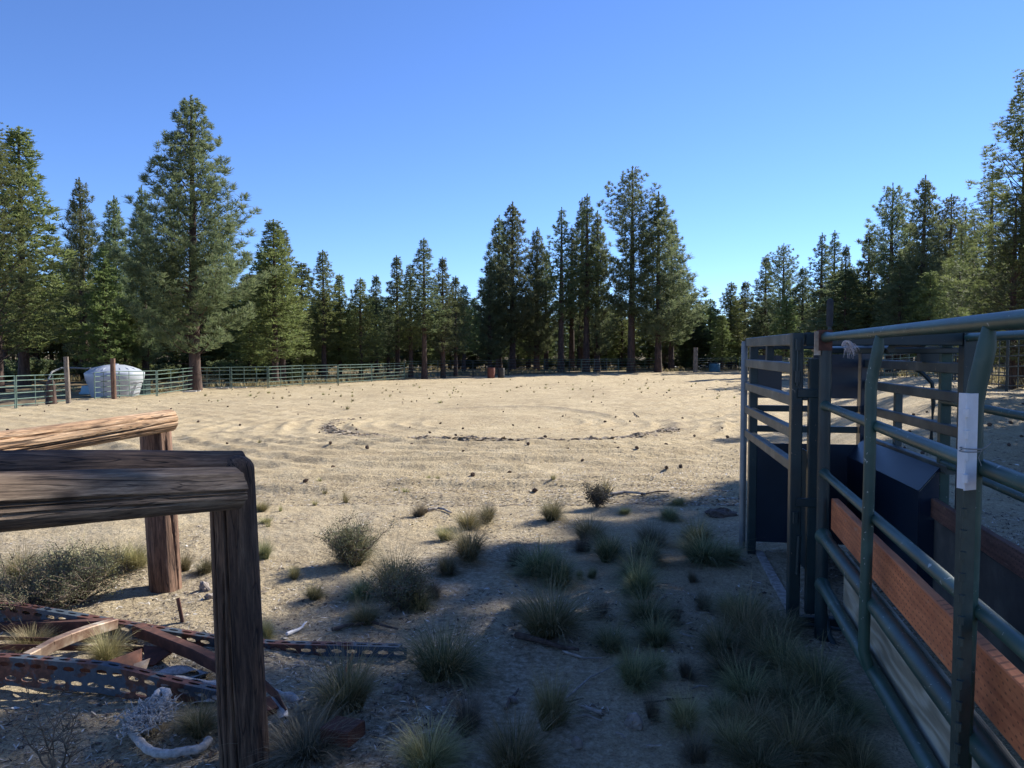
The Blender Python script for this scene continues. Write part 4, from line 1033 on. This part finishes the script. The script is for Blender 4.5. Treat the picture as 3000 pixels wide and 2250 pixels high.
# ------------------------------------------------------------ white straps and rope
def ribbon(name, pts, w, mat, lab, cat):
    pts = [Vector(p) for p in pts]; full = []
    for i in range(len(pts) - 1):
        p0 = pts[max(i - 1, 0)]; p1 = pts[i]; p2 = pts[i + 1]; p3 = pts[min(i + 2, len(pts) - 1)]
        for k in range(8):
            s = k / 8; full.append(.5 * ((2 * p1) + (p2 - p0) * s + (2 * p0 - 5 * p1 + 4 * p2 - p3) * s * s + (3 * p1 - p0 - 3 * p2 + p3) * s ** 3))
    full.append(pts[-1]); vs = []; fs = []; n = len(full)
    for i, p in enumerate(full):
        d = (full[min(i + 1, n - 1)] - full[max(i - 1, 0)]).normalized(); s = d.cross(Vector((0, 0, 1))).normalized() * w / 2 + Vector((0, 0, .015 * math.sin(i * .4)))
        vs += [p - s, p, p + s]
        vs[-2] = p + Vector((0, 0, .004))
    for i in range(n - 1): fs += [(3 * i, 3 * i + 1, 3 * i + 4, 3 * i + 3), (3 * i + 1, 3 * i + 2, 3 * i + 5, 3 * i + 4)]
    mb = MB(); mb.add(vs, fs); o = mb.build(name, M[mat], loc=pts[0], smooth=True); m = o.modifiers.new('t', 'SOLIDIFY'); m.thickness = .004
    return tag(o, lab, cat)
ribbon('webbing_strap', [P(400, 1985, 3.68), P(470, 1968, 3.72), P(560, 1962, 3.72), P(600, 1972, 3.66), P(540, 1990, 3.6), P(470, 1998, 3.6), P(560, 1990, 3.55), P(620, 2000, 3.5), P(640, 2025, 3.42), P(605, 2052, 3.36), P(560, 2060, 3.38)], .05, 'rope', 'flat white webbing strap looped on the ground left of the corner post', 'strap')
ribbon('plastic_strip', [P(780, 2008, 3.4), P(830, 2030, 3.3), P(870, 2052, 3.2), P(888, 2046, 3.22)], .03, 'rope', 'torn white strip lying right of the corner post', 'strap')
ribbon('plastic_strip', [P(805, 2040, 3.25), P(822, 2075, 3.12), P(832, 2100, 3.05)], .035, 'rope', 'white strip running down the rusty angle beside the corner post', 'strap')
mb = MB(); rp = [(455, 2110), (470, 2083), (492, 2098), (480, 2125), (440, 2120), (415, 2150), (392, 2178), (405, 2205), (440, 2232), (490, 2245), (545, 2240), (590, 2222), (615, 2200)]
pts = []
for i, (a, b) in enumerate(rp):
    g = G(a, b + 6); pts.append(g + Vector((0, 0, .03 + (.05 if i < 4 else 0))))
full = []
for i in range(len(pts) - 1):
    p0 = pts[max(i - 1, 0)]; p1 = pts[i]; p2 = pts[i + 1]; p3 = pts[min(i + 2, len(pts) - 1)]
    for k in range(6):
        s = k / 6; full.append(.5 * ((2 * p1) + (p2 - p0) * s + (2 * p0 - 5 * p1 + 4 * p2 - p3) * s * s + (3 * p1 - p0 - 3 * p2 + p3) * s ** 3))
mb.tube(full, [.017 + .0015 * math.sin(i * 1.9) for i in range(len(full))], 9)
tr = empty('rope', (pts[6].x, pts[6].y, pts[6].z)); tag(tr, 'thick white rope with a frayed clump, looped on the ground at bottom left', 'rope')
mb.build('rope_strand', M['rope'], tr, smooth=True)
mb = MB(); rd = random.Random(4); c0 = G(438, 2165) + Vector((0, 0, .05))
for k in range(700):
    p = c0 + Vector((rd.gauss(0, .036), rd.gauss(0, .06), abs(rd.gauss(0, .02)))); pp = [p.copy()]; d = Vector((rd.gauss(0, 1), rd.gauss(0, 1), rd.gauss(.2, .6))).normalized()
    for j in range(4):
        d = (d + Vector((rd.gauss(0, .6), rd.gauss(0, .6), rd.gauss(0, .5)))).normalized(); p = p + d * .0115; pp.append(p.copy())
    mb.tube(pp, [.0035, .003, .003, .0025, .001], 4, caps=False)
mb.build('frayed_fibres', M['rope'], tr)['kind'] = 'stuff'

# ------------------------------------------------------------ alley panels (right)
A0 = Vector((1.71, 4.2, 0)); ad = Vector((math.sin(math.radians(12.6)), math.cos(math.radians(12.6)), 0)); an = Vector((ad.y, -ad.x, 0))
def al(s, w, z): return A0 - ad * s + an * w + Vector((0, 0, z))
LA = 5.6
def panel_rail(mb, o, z, L_, r, wig=0):
    pts = [o(0, z), o(.03, z), o(.10, z)] + [o(L_ * k / 6, z) for k in range(1, 7)]
    mb.tube(pts, [r * 1.35, r * 1.25, r] + [r] * 6, 18)
t = empty('alley_panel', A0); tag(t, 'near green pipe panel running along the right edge of the photo', 'livestock panel', 'alley panels')
mb = MB(); mb.tube([al(0, 0, -.05), al(0, 0, 1.70)], .033, 20); mb.build('end_post', M['dark_frame'], t, smooth=True)
for z, r in ((1.672, .0225), (1.30, .0215), (.93, .0215), (.585, .033), (.315, .031)):
    mb = MB(); panel_rail(mb, lambda s, zz: al(s + .03, 0, zz), z, LA - .03, r); mb.build('rail', M['green_pipe'], t, smooth=True)
def stay(s, w0=-.026, ztop=1.66, zbot=.30):
    mb = MB(); pts = []; rs = []
    for k in range(29):
        q = k / 28; z = ztop + (zbot - ztop) * q; e = min(1, min(q / .16, (1 - q) / .07)); e = e * e * (3 - 2 * e)
        pts.append(al(s + .02 * (1 - e), -.006 + w0 * e + .004 * math.sin(q * 5), z)); rs.append(.0225 - .008 * max(0, 1 - min(q, 1 - q) / .03))
    mb.tube(pts, rs, 16); mb.build('stay', M['green_pipe'], t, smooth=True)
stay(1.19); stay(2.30); stay(3.3)
mb = MB(); mb.bar(al(LA, 0, -.05), al(LA, 0, 1.7), .06, .06, up=ad); mb.build('end_post', M['dark_frame'], t)
# rust-stained sleeve on the end post
mb = MB(); mb.bar(al(-.002, -.005, 1.60), al(-.002, -.005, 1.712), .070, .070, up=ad); mb.build('sleeve', M['rust'], t)
mb = MB(); mb.bar(al(.02, -.045, 1.575), al(.02, -.045, 1.705), .035, .012, up=ad); mb.build('hinge_plate', M['rust_light'], t)

def plank(name, a, b, w, h, mat, lab, cat):
    """plank a->b with its grain along local Z, h vertical, w thick; rough top edge"""
    a = Vector(a); b = Vector(b); d = b - a; n = 60; vs = []; fs = []
    for i in range(n + 1):
        s = d.length * i / n; jt = .004 * float(vnoise(s * 9, 3.3)) + .006 * float(vnoise(s * 2, 8.1))
        for (x, y) in ((-w / 2, -h / 2), (w / 2, -h / 2), (w / 2, h / 2 + jt - .003), (w / 2 - .005, h / 2 + jt), (-w / 2 + .004, h / 2 + jt * .4), (-w / 2, h / 2 + jt * .4 - .003)): vs.append((x, y, s))
    for i in range(n):
        for k in range(6): fs.append((i * 6 + k, i * 6 + (k + 1) % 6, (i + 1) * 6 + (k + 1) % 6, (i + 1) * 6 + k))
    fs += [tuple(range(6))[::-1], tuple(n * 6 + k for k in range(6))]
    me = bpy.data.meshes.new(name); me.from_pydata(vs, [], fs); me.materials.append(M[mat]); o = bpy.data.objects.new(name, me); COL.objects.link(o)
    z = d.normalized(); y = (Vector((0, 0, 1)) - z * z.z).normalized(); x = y.cross(z)
    o.matrix_world = Matrix(((x.x, y.x, z.x, a.x), (x.y, y.y, z.y, a.y), (x.z, y.z, z.z, a.z), (0, 0, 0, 1)))
    return tag(o, lab, cat)
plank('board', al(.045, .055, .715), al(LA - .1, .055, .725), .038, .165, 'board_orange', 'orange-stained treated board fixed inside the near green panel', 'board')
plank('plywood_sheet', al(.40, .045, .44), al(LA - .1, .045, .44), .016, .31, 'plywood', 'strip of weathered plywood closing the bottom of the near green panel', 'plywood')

B0 = Vector((2.575, 4.57, 0))
def br_(s, w, z): return B0 - ad * s + an * w + Vector((0, 0, z))
t = empty('alley_panel', B0); tag(t, 'far green pipe panel on the other side of the alley', 'livestock panel', 'alley panels')
mb = MB(); mb.bar(br_(0, 0, -.05), br_(0, 0, 1.70), .058, .058, up=ad); mb.build('end_post', M['green_pipe'], t)
for z, r in ((1.672, .0225), (1.30, .0215), (.93, .0215), (.45, .0225)):
    mb = MB(); panel_rail(mb, lambda s, zz: br_(s + .03, 0, zz), z, LA - .03, r); mb.build('rail', M['green_pipe'], t, smooth=True)
mb = MB(); mb.bar(br_(LA, 0, -.05), br_(LA, 0, 1.7), .058, .058, up=ad); mb.build('end_post', M['green_pipe'], t)
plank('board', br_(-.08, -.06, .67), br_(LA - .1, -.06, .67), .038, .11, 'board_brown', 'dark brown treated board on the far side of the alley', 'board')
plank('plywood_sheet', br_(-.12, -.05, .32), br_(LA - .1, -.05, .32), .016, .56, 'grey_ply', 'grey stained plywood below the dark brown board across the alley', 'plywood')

# T-post
c = P(2848, 1153, 1.86); x0, y0 = c.x, c.y; ztop = c.z
t = empty('t_post', (x0, y0, 0)); tag(t, 'studded steel T-post with a white painted top, wired to the near panel', 'post')
fd = Vector((.35, -.94, 0)).normalized(); sdv = Vector((.94, .35, 0)).normalized()   # face direction towards the path
def tp(z0, z1, mat, name):
    mb = MB(); c0 = Vector((x0, y0, 0)); zz = Vector((0, 0, 1))
    mb.bar(c0 + zz * z0, c0 + zz * z1, .040, .005, up=fd); mb.bar(c0 - fd * .018 + zz * z0, c0 - fd * .018 + zz * z1, .005, .034, up=fd)
    z = z0 + .02
    while z < z1 - .01:
        s0 = c0 - sdv * .021 + fd * .004 + zz * z; mb.bar(s0, s0 + zz * .020 , .013, .016, up=fd, bev=.005); z += .053
    return mb.build(name, M[mat], t)
tp(-.2, ztop - .236, 'tpost_green', 'lower_post'); tp(ztop - .235, ztop, 'white_paint', 'painted_top')
mb = MB(); wz = P(2848, 1317, 1.86).z
ring = [Vector((x0, y0, wz)) + sdv * .027 * math.cos(a) + fd * .022 * math.sin(a) + Vector((0, 0, .004 * math.sin(a * .5))) for a in np.linspace(0, 2 * PI * 2.1, 50)]
mb.tube(ring, .0014, 6); q = ring[-1]; mb.tube([q, q + sdv * .018 + Vector((0, 0, .008)), q + sdv * .03 + Vector((0, 0, .016))], .0013, 6); mb.tube([ring[4], ring[4] - Vector((0, 0, .02)) + sdv * -.01, ring[4] - Vector((0, 0, .04))], .0012, 6)
mb.build('wire_tie', M['grey_pipe'], t)

# frayed twine
c = al(.62, -.01, 1.645); t = empty('twine_knot', c); tag(t, 'frayed pinkish baling twine knotted on the top rail of the near panel', 'twine')
mb = MB(); rd = random.Random(9)
mb.tube([c + Vector((.02 * math.cos(a), .026 * math.sin(a), .012 * math.sin(2 * a) - .012)) for a in np.linspace(0, 12, 40)], .004, 6); mb.build('knot', M['twine'], t)
mb = MB()
for k in range(60):
    s = c + Vector((rd.uniform(-.01, .03), rd.uniform(-.02, .02), rd.uniform(-.035, -.01))); d = Vector((rd.gauss(.3, .6), rd.gauss(0, .4), rd.gauss(-.7, .5))).normalized(); l = rd.uniform(.02, .055)
    mb.tube([s, s + d * l * .5 + Vector((0, 0, .004)), s + d * l + Vector((0, 0, -.006))], [.0008, .0007, .0003], 4)
mb.build('frayed_ends', M['twine'], t)

# ------------------------------------------------------------ squeeze chute
O = Vector((1.62, 4.38, 0)); ce = Vector((.153, .988, 0)).normalized(); cn = Vector((ce.y, -ce.x, 0))
def C(s, w, z): return O + ce * s + cn * w + Vector((0, 0, z))
t = empty('squeeze_chute', O); tag(t, 'dark green steel cattle squeeze chute with open barred sides', 'cattle chute')
def tb(name, a, b, w, h, mat='dark_frame', up=(0, 0, 1), parent=None, bev=.005):
    mb = MB(); mb.bar(a, b, w, h, up=up, bev=bev); return mb.build(name, M[mat], parent or t)
TOP = 1.665
WR = .906
tb('post', C(0, 0, -.03), C(0, 0, TOP + .035), .062, .075, up=ce)
tb('post', C(1.62, .01, .0), C(1.62, .01, TOP - .036), .062, .07, up=ce)
tb('post', C(0, WR, -.03), C(0, WR, TOP + .035), .075, .085, up=ce)
tb('post', C(1.86, WR - .01, 0), C(1.86, WR - .01, TOP + .03), .085, .11, mat='navy_sheet', up=ce)
for w, lo in ((0, 0), (WR, 1)):
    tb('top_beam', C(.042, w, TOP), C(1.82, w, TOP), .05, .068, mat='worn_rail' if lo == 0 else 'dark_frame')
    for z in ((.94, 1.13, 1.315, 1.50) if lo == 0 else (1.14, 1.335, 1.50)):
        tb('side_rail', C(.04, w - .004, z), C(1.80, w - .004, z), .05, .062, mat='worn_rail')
tb('strut', C(.86, 0, 1.533), C(.86, 0, TOP - .036), .05, .05, up=ce)
tb('cross_beam', C(0, .045, TOP), C(0, WR - .045, TOP), .062, .075)
tb('cross_beam', C(1.84, .045, TOP - .02), C(1.84, WR - .06, TOP - .02), .062, .07)
mb = MB(); mb.poly([C(1.80, .03, .06), C(1.80, WR - .06, .06), C(1.80, WR - .06, .86), C(1.80, .03, .86)], .006); mb.build('tail_sheet', M['navy_sheet'], t)
for z in (.97, 1.135): tb('tail_bar', C(1.86, .04, z), C(1.86, WR - .06, z), .04, .05)
mb = MB(); mb.poly([C(1.84, .05, 1.22), C(1.84, .26, 1.22), C(1.84, .26, 1.56), C(1.84, .05, 1.56)], .03); mb.build('tail_gate_plate', M['navy_sheet'], t); mb = MB(); mb.poly([C(1.84, .50, 1.22), C(1.84, WR - .07, 1.22), C(1.84, WR - .07, 1.57), C(1.84, .50, 1.57)], .03); mb.build('tail_gate_plate', M['navy_sheet'], t)
tb('tail_bar', C(1.88, .30, 1.22), C(1.88, .5, 1.22), .03, .04)
# left inner sheet, right squeeze wall with slanted ledge
mb = MB(); mb.poly([C(.75, .32, .02), C(1.79, .32, .02), C(1.79, .32, .88), C(.75, .32, .88)], .006); mb.build('inner_sheet', M['dark_frame'], t)
mb = MB(); wi = .765
s0, s1 = .28, 1.80
mb.poly([C(s0, wi, .05), C(s1, wi, .05), C(s1, wi, .765), C(s0, wi, .765)], .006)
mb.poly([C(s0, wi - .001, .766), C(s1, wi - .001, .766), C(s1, WR - .03, .905), C(s0, WR - .03, .905)], .006)
mb.poly([C(s0 + .003, wi + .004, .05), C(s0 + .003, WR - .03, .05), C(s0 + .003, WR - .03, .895), C(s0 + .003, wi + .004, .76)], .006)
mb.build('squeeze_wall', M['navy_sheet'], t)
tb('ledge_tube', C(.2, WR, .905), C(1.82, WR, .905), .05, .05, mat='worn_rail')
# sliding door post and catches
tb('door_edge', C(-.02, .105, .10), C(-.02, .105, 1.555), .085, .05, up=ce)
for z in (1.60, 1.42, .62): tb('hinge_lug', C(-.045, -.003, z), C(-.045, -.003, z + .065), .03, .03, up=ce)
tb('hinge_strap', C(-.05, .0, 1.36), C(-.05, .15, 1.36), .012, .05); tb('hinge_strap', C(-.05, .0, .74), C(-.05, .15, .74), .012, .05)
mb = MB(); mb.tube([C(-.05, -.004, 1.40), C(-.05, -.004, 1.66)], .007, 8); mb.tube([C(-.055, .01, .33), C(-.055, .018, .55)], .012, 8); mb.build('drop_pin', M['dark_frame'], t, smooth=True)
# overhead works
for (w, z, a, b) in ((.30, 1.655, .1, 2.2), (.52, 1.61, .05, 1.9), (.74, 1.64, .2, 1.5)):
    mb = MB(); mb.tube([C(a, w, z), C(b, w, z)], .022, 12); mb.build('overhead_pipe', M['dark_frame'], t, smooth=True)
tb('overhead_plate', C(.62, .45, 1.70), C(.86, .7, 1.70), .12, .02)
tb('overhead_arm', C(.10, .35, 1.60), C(.28, .98, 1.60), .05, .035); tb('overhead_arm', C(.9, .4, 1.60), C(.98, .98, 1.60), .05, .035)
tb('bracket', C(.58, WR, 1.53), C(.58, WR, 1.62), .12, .06, up=ce)
mb = MB(); pts = [C(1.0, WR + .03, 1.5), C(.96, WR + .10, 1.45), C(.95, WR + .16, 1.38), C(.95, WR + .17, 1.25), C(.95, WR + .16, .98)]; mb.tube(pts, .014, 10); mb.build('brace_pipe', M['dark_frame'], t, smooth=True)
tb('brace_post', C(1.30, WR + .06, .0), C(1.30, WR + .06, 1.36), .05, .05, mat='worn_rail', up=ce)
tb('floor_beam', C(.04, 0.02, .03), C(.04, .5, .03), .05, .06)
mb = MB(); mb.tube([C(-.10, .12, .26), C(-.16, .16, .02), C(-.20, .18, -.02)], .02, 10); mb.tube([C(-.08, 0, .06), C(-.14, .25, .05), C(-.18, .34, .02)], .01, 8); mb.build('foot_lever', M['dark_frame'], t, smooth=True)
# lever with rubber grip
t2 = t
mb = MB(); b0_ = C(-.02, .17, 1.70); mb.tube([C(-.02, .17, 1.60), C(-.02, .17, 1.76)], .010, 10); lv = mb.build('lever', M['dark_frame'], t, smooth=True)
mb = MB(); mb.tube([C(-.02, .17, 1.735), C(-.02, .17, 1.75), C(-.02, .171, 1.87), C(-.02, .171, 1.885), C(-.02, .171, 1.892)], [.015, .018, .0185, .016, .006], 14)
o = mb.build('rubber_grip', M['black_rubber'], None, loc=(0, 0, 0), smooth=True); o.parent = lv; o.location = -O
# pale round post and plank at the far left of the chute
c = P(2182, 1000, 6.2)
mb = MB(); zb = hgt(c.x, c.y); mb.tube([(c.x, c.y, zb - .1), (c.x, c.y, 1.66), (c.x, c.y, 1.675)], [.026, .026, .018], 14)
tag(mb.build('steel_post', M['grey_pipe'], loc=(c.x, c.y, 0), smooth=True), 'pale grey steel pipe post standing at the left end of the squeeze chute', 'post')
a = G(2212, 1628); b = G(2318, 1798)
mb = MB(); mb.bar(a + Vector((.03, 0, .01)), b + Vector((.0, 0, .01)), .065, .03)
tag(mb.build('plank', M['stick'], loc=a), 'bleached plank lying on the ground under the left side of the squeeze chute', 'plank')

# ------------------------------------------------------------ far panels
def fence_panel(p0, p1, h, lab, mat='far_green', rails=6, stays=2, r=.019, group='pipe panels round the arena'):
    t = empty('fence_panel', p0); tag(t, lab, 'fence panel', group)
    up = Vector((0, 0, 1)); d = (p1 - p0)
    for p in (p0, p1 - d.normalized() * .09):
        mb = MB(); mb.tube([p, p + up * h], r * 1.25, 6); mb.build('upright', M[mat], t)
    zs = [0.12, .30, .48, .68, .86, 1.0] if rails == 6 else [.15 + .85 * k / (rails - 1) for k in range(rails)]
    for q in zs:
        mb = MB(); z = up * (h * q - r); sag = up * random.uniform(-.015, .005); mb.tube([p0 + z, p0.lerp(p1, .5) + z + sag, p1 - d.normalized() * .09 + z], r, 6); mb.build('rail', M[mat], t)
    for k in range(stays):
        p = p0.lerp(p1, (k + 1) / (stays + 1)); mb = MB(); mb.tube([p + up * .1, p + up * h], r * .8, 6); mb.build('stay', M[mat], t)
NAMES = ['green panel at the far left edge beside its neighbour', 'six-rail green panel at the left edge', 'green panel ending at the grey wooden post', 'set-back green gate between the grey and the brown wooden posts',
 'green panel in front of the white tank', 'green panel between the white tank and the huge pine', 'green panel at the huge pine trunk', 'green panel just right of the huge pine trunk', 'second green panel right of the huge pine trunk',
 'third green panel right of the huge pine trunk', 'fourth green panel right of the huge pine trunk', 'last bright green panel before the bare-trunked pines', 'shaded panel among the bare-trunked pines',
 'shaded panel right of the bare-trunked pines', 'shaded panel beside the red-brown barrel', 'shaded panel in front of the left central pines', 'shaded panel below the slim lodgepoles', 'panel with a paler gate-like end in the central group',
 'panel at the long bare trunk', 'panel under the right side of the central group', 'panel right of the far wooden post']
HP = [1.27 if i < 12 else 1.4 for i in range(21)]
for i in range(21):
    if i == 19: continue
    p0, p1 = FL[i], FL[i + 1]
    if i == 3: p0 = p0 + Vector((.2, 1.6, 0)); p1 = p1 + Vector((-.1, .8, 0))
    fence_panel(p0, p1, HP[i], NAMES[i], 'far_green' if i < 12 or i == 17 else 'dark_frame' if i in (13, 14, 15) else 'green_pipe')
def wpost(px, py, ptop, r, mat, lab, lean=0):
    g = G(px, py); top = P(px, ptop, g.y).z
    log_ = log('wooden_post', (g.x, g.y, g.z - .2), (g.x + lean, g.y, top), r, r * .95, mat, None, int(px), nround=20, nseg=24, cracks=3); tag(log_, lab, 'post', 'wooden posts in the arena fence')
wpost(201, 1183, 1045, .10, 'post_pale', 'grey leaning wooden post where the left panels end', -.06)
wpost(334, 1169, 1050, .115, 'post_brown', 'chewed orange-brown wooden post in front of the white tank', -.02)
wpost(2037, 1092, 1018, .22, 'post_pale', 'pale thick wooden post at the far right corner of the arena')
# right-hand pens
R1 = [P(2947 + 150, 1147, 20), P(2947, 1147, 22.8), P(2870, 1135, 27), P(2790, 1125, 32), P(2690, 1105, 40), P(2590, 1100, 46), P(2480, 1095, 54), P(2370, 1090, 62), P(2250, 1088, 72), P(2165, 1086, 80)]
R1 = [Vector((p.x, p.y, hgt(p.x, p.y))) for p in R1]
RN = ['dark pipe panel at the right edge of the photo behind the alley', 'dark pipe panel next to the one at the right edge', 'dark pipe panel seen right of the white-topped post', 'pipe panel seen through the alley rails', 'sunlit pipe panel seen through the chute bars', 'pipe panel far behind the chute', 'pipe panel behind the left side of the chute', 'pipe panel left of the chute top', 'last pipe panel by the far wooden post']
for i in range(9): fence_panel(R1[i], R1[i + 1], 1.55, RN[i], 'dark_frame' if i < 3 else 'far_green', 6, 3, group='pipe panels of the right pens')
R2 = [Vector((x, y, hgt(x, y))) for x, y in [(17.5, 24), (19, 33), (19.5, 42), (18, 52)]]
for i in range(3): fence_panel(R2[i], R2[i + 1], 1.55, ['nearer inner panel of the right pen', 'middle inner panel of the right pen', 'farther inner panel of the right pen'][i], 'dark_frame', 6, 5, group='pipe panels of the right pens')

# ------------------------------------------------------------ tank, boxes, barrels
def lathe(name, prof, mat, parent, c, n=32, ell=1):
    vs = []; fs = []
    for (r, z) in prof:
        for k in range(n): a = 2 * PI * k / n; vs.append((c.x + r * math.cos(a), c.y + r * math.sin(a) * ell, c.z + z))
    for i in range(len(prof) - 1):
        for k in range(n): fs.append((i * n + k, i * n + (k + 1) % n, (i + 1) * n + (k + 1) % n, (i + 1) * n + k))
    fs += [tuple(range(n))[::-1], tuple((len(prof) - 1) * n + k for k in range(n))]
    mb = MB(); mb.add(vs, fs); return mb.build(name, M[mat], parent, smooth=True)
g = G(338, 1160); gy = g.y; u = gy / F * .93
t = empty('water_tank', g); tag(t, 'large white plastic water tank with a shallow domed top behind the left fence', 'water tank')
lathe('tank_body', [(66 * u, -.05), (68 * u, 0), (72 * u, 18 * u), (77 * u, 38 * u), (83 * u, 52 * u), (86 * u, 72 * u), (85 * u, 74 * u), (82 * u, 76 * u)], 'tank', t, g, 40)
dome = lathe('tank_dome', [(82 * u, 76 * u), (70 * u, 84 * u), (50 * u, 92 * u), (28 * u, 98 * u), (12 * u, 99 * u), (12 * u, 101 * u), (0.02, 102 * u)], 'tank', t, g, 40)
mb = MB()
for k in range(9):
    a = -PI + PI * (k + .5) / 9 ; rr_ = 80 * u
    mb.tube([g + Vector((84 * u * math.cos(a), 84 * u * math.sin(a), 70 * u)), g + Vector((68 * u * math.cos(a), 68 * u * math.sin(a), 86 * u)), g + Vector((28 * u * math.cos(a), 28 * u * math.sin(a), 97 * u))], .014, 5)
mb.build('rib', M['tank'], t)
mb = MB(); mb.bar(g + Vector((-22 * u, -76 * u, 70 * u)), g + Vector((-22 * u, -76 * u, 60 * u)), .05, .12); mb.tube([g + Vector((-24 * u, -60 * u, 85 * u)), g + Vector((-24 * u, -84 * u, 72 * u))], .015, 5); mb.build('outlet', M['black_barrel'], t)
g2 = G(418, 1157); c = Vector((g2.x, g2.y, g2.z)); mb = MB(); mb.bar(c, c + Vector((0, 0, 46 * u)), 36 * u, 50 * u, up=(0, 1, 0), bev=.12)
tag(mb.build('storage_bin', M['teal'], loc=c), 'dark teal bin leaning against the right side of the white tank', 'bin')
g2 = G(266, 1157); uu = g2.y / F; mb = MB(); w = 23 * uu
vs = [g2 + Vector((sx * w * (1 if z == 0 else .82), sy * w * .7 * (1 if z == 0 else .82), z * 25 * uu)) for z in (0, 1) for sx, sy in ((-1, -1), (1, -1), (1, 1), (-1, 1))]
mb.add(vs, [(0, 1, 5, 4), (1, 2, 6, 5), (2, 3, 7, 6), (3, 0, 4, 7), (4, 5, 6, 7), (3, 2, 1, 0)])
t = empty('plastic_tub', g2); tag(t, 'pale blue plastic tub standing upside down left of the white tank', 'tub')
mb.build('tub_body', M['blue_box'], t)
mb = MB(); 
for sx, sy in ((-1, -1), (1, -1)):
    pass
mb.bar(g2 + Vector((-w * 1.05, -w * .74, .06)), g2 + Vector((w * 1.05, -w * .74, .06)), .06, .08); mb.build('rim', M['blue_box'], t)
# hose arching from the tank over the fence
mb = MB(); hp = [P(338, 1066, 42), P(300, 1075, 40.5), P(250, 1080, 39), P(215, 1078, 37.5), P(180, 1078, 36.5), P(152, 1090, 35.5), P(142, 1112, 35), P(140, 1140, 35), P(146, 1160, 35)]
mb.tube(hp, .045, 8); tag(mb.build('hose', M['grey_pipe'], loc=hp[0], smooth=True), 'grey hose arching from the white tank over the left panels', 'hose')
c = G(150, 1184); mb = MB()
mb.tube([c, c + Vector((0, 0, .9)), c + Vector((.05, 0, 1.1))], [.22, .16, .02], 8); tag(mb.build('tree_stump', M['bark'], loc=c), 'dark broken stump behind the left green panels', 'stump')
def barrel(px, py, h, r, mat, lab):
    g = G(px, py); k = g.y / F; h *= k; r *= k
    t = empty('barrel', g); tag(t, lab, 'barrel')
    lathe('barrel_body', [(r * .97, 0), (r, .03 * h), (r, .33 * h), (r * 1.04, .345 * h), (r, .36 * h), (r, .65 * h), (r * 1.04, .665 * h), (r, .68 * h), (r, .97 * h), (r * .95, h), (r * .9, h * .98)], mat, t, g, 20)
barrel(1439, 1108, 31, 11, 'rust_barrel', 'red-brown barrel standing at the far arena edge')
barrel(1468, 1107, 29, 10, 'black_barrel', 'dark barrel right beside the red-brown one')
barrel(2093, 1089, 24, 16, 'blue_barrel', 'wide blue trough barrel at the far right corner')
for (a, b) in ((548, 1151), (560, 1150), (625, 1141), (645, 1141), (668, 1139), (700, 1138)):
    g = G(a, b); mb = MB(); mb.bar(g + Vector((-.35, .3, .05)), g + Vector((.35, .32, .07)), .12, .05); tag(mb.build('wood_scrap', M['rope'], loc=g), 'pale scrap lying along the foot of the fence near the huge pine', 'scrap', 'pale scraps by the huge pine')

# ------------------------------------------------------------ dry grass in the wood (stuff)
def forest_grass():
    r = np.random.default_rng(12); n = 26000
    a = r.uniform(-.62, .66, n); d = 24 + 85 * r.uniform(0, 1, n) ** 1.1
    x = d * np.tan(a); y = d
    fl = np.array(FENCE_LINE); fa = np.arctan2(fl[:, 0], fl[:, 1]); fr = np.hypot(fl[:, 0], fl[:, 1])
    lim = np.interp(np.arctan2(x, y), fa, fr); k = (np.hypot(x, y) > lim + .5) & (vnoise(x * .25, y * .25) > -.05); x, y = x[k], y[k]; n = len(x)
    z = hfull(x, y)[0]; base = np.stack([x, y, z], -1)
    V, Fq, tp_ = needles(base, np.tile(np.array([0, 0, 1.3]), (n, 1)), 6, .32, .035, 13, 1.2)
    tag(mesh_np('dry_grass', V, Fq, M['straw'], attr={'tip': tp_}), kind='stuff')
forest_grass()
# low brush between the trunks (each bush its own thing)
bp = make_shrub('bush', 21, 60, 1.0, .9, .09, 'lodge_dark'); bch = kids(bp); rr = random.Random(31); firstb = True
for i in range(80):
    px = -20 + (2200 + 20) * (i + rr.random()) / 80; d = rr.uniform(88, 104) if px > 900 else rr.uniform(50, 70)
    x = (px - 1500) / F * d
    o = bp if firstb else copy_tree(bp, bch); firstb = False
    s = rr.uniform(1.0, 2.0); o.location = (x, d, hgt(x, d)); o.scale = (s, s, s * .8); o.rotation_euler = (0, 0, rr.uniform(0, 6))
    tag(o, 'low bush in the wood ' + landmark(px, LM_TREE, i), 'bush', 'bushes between the trunks')
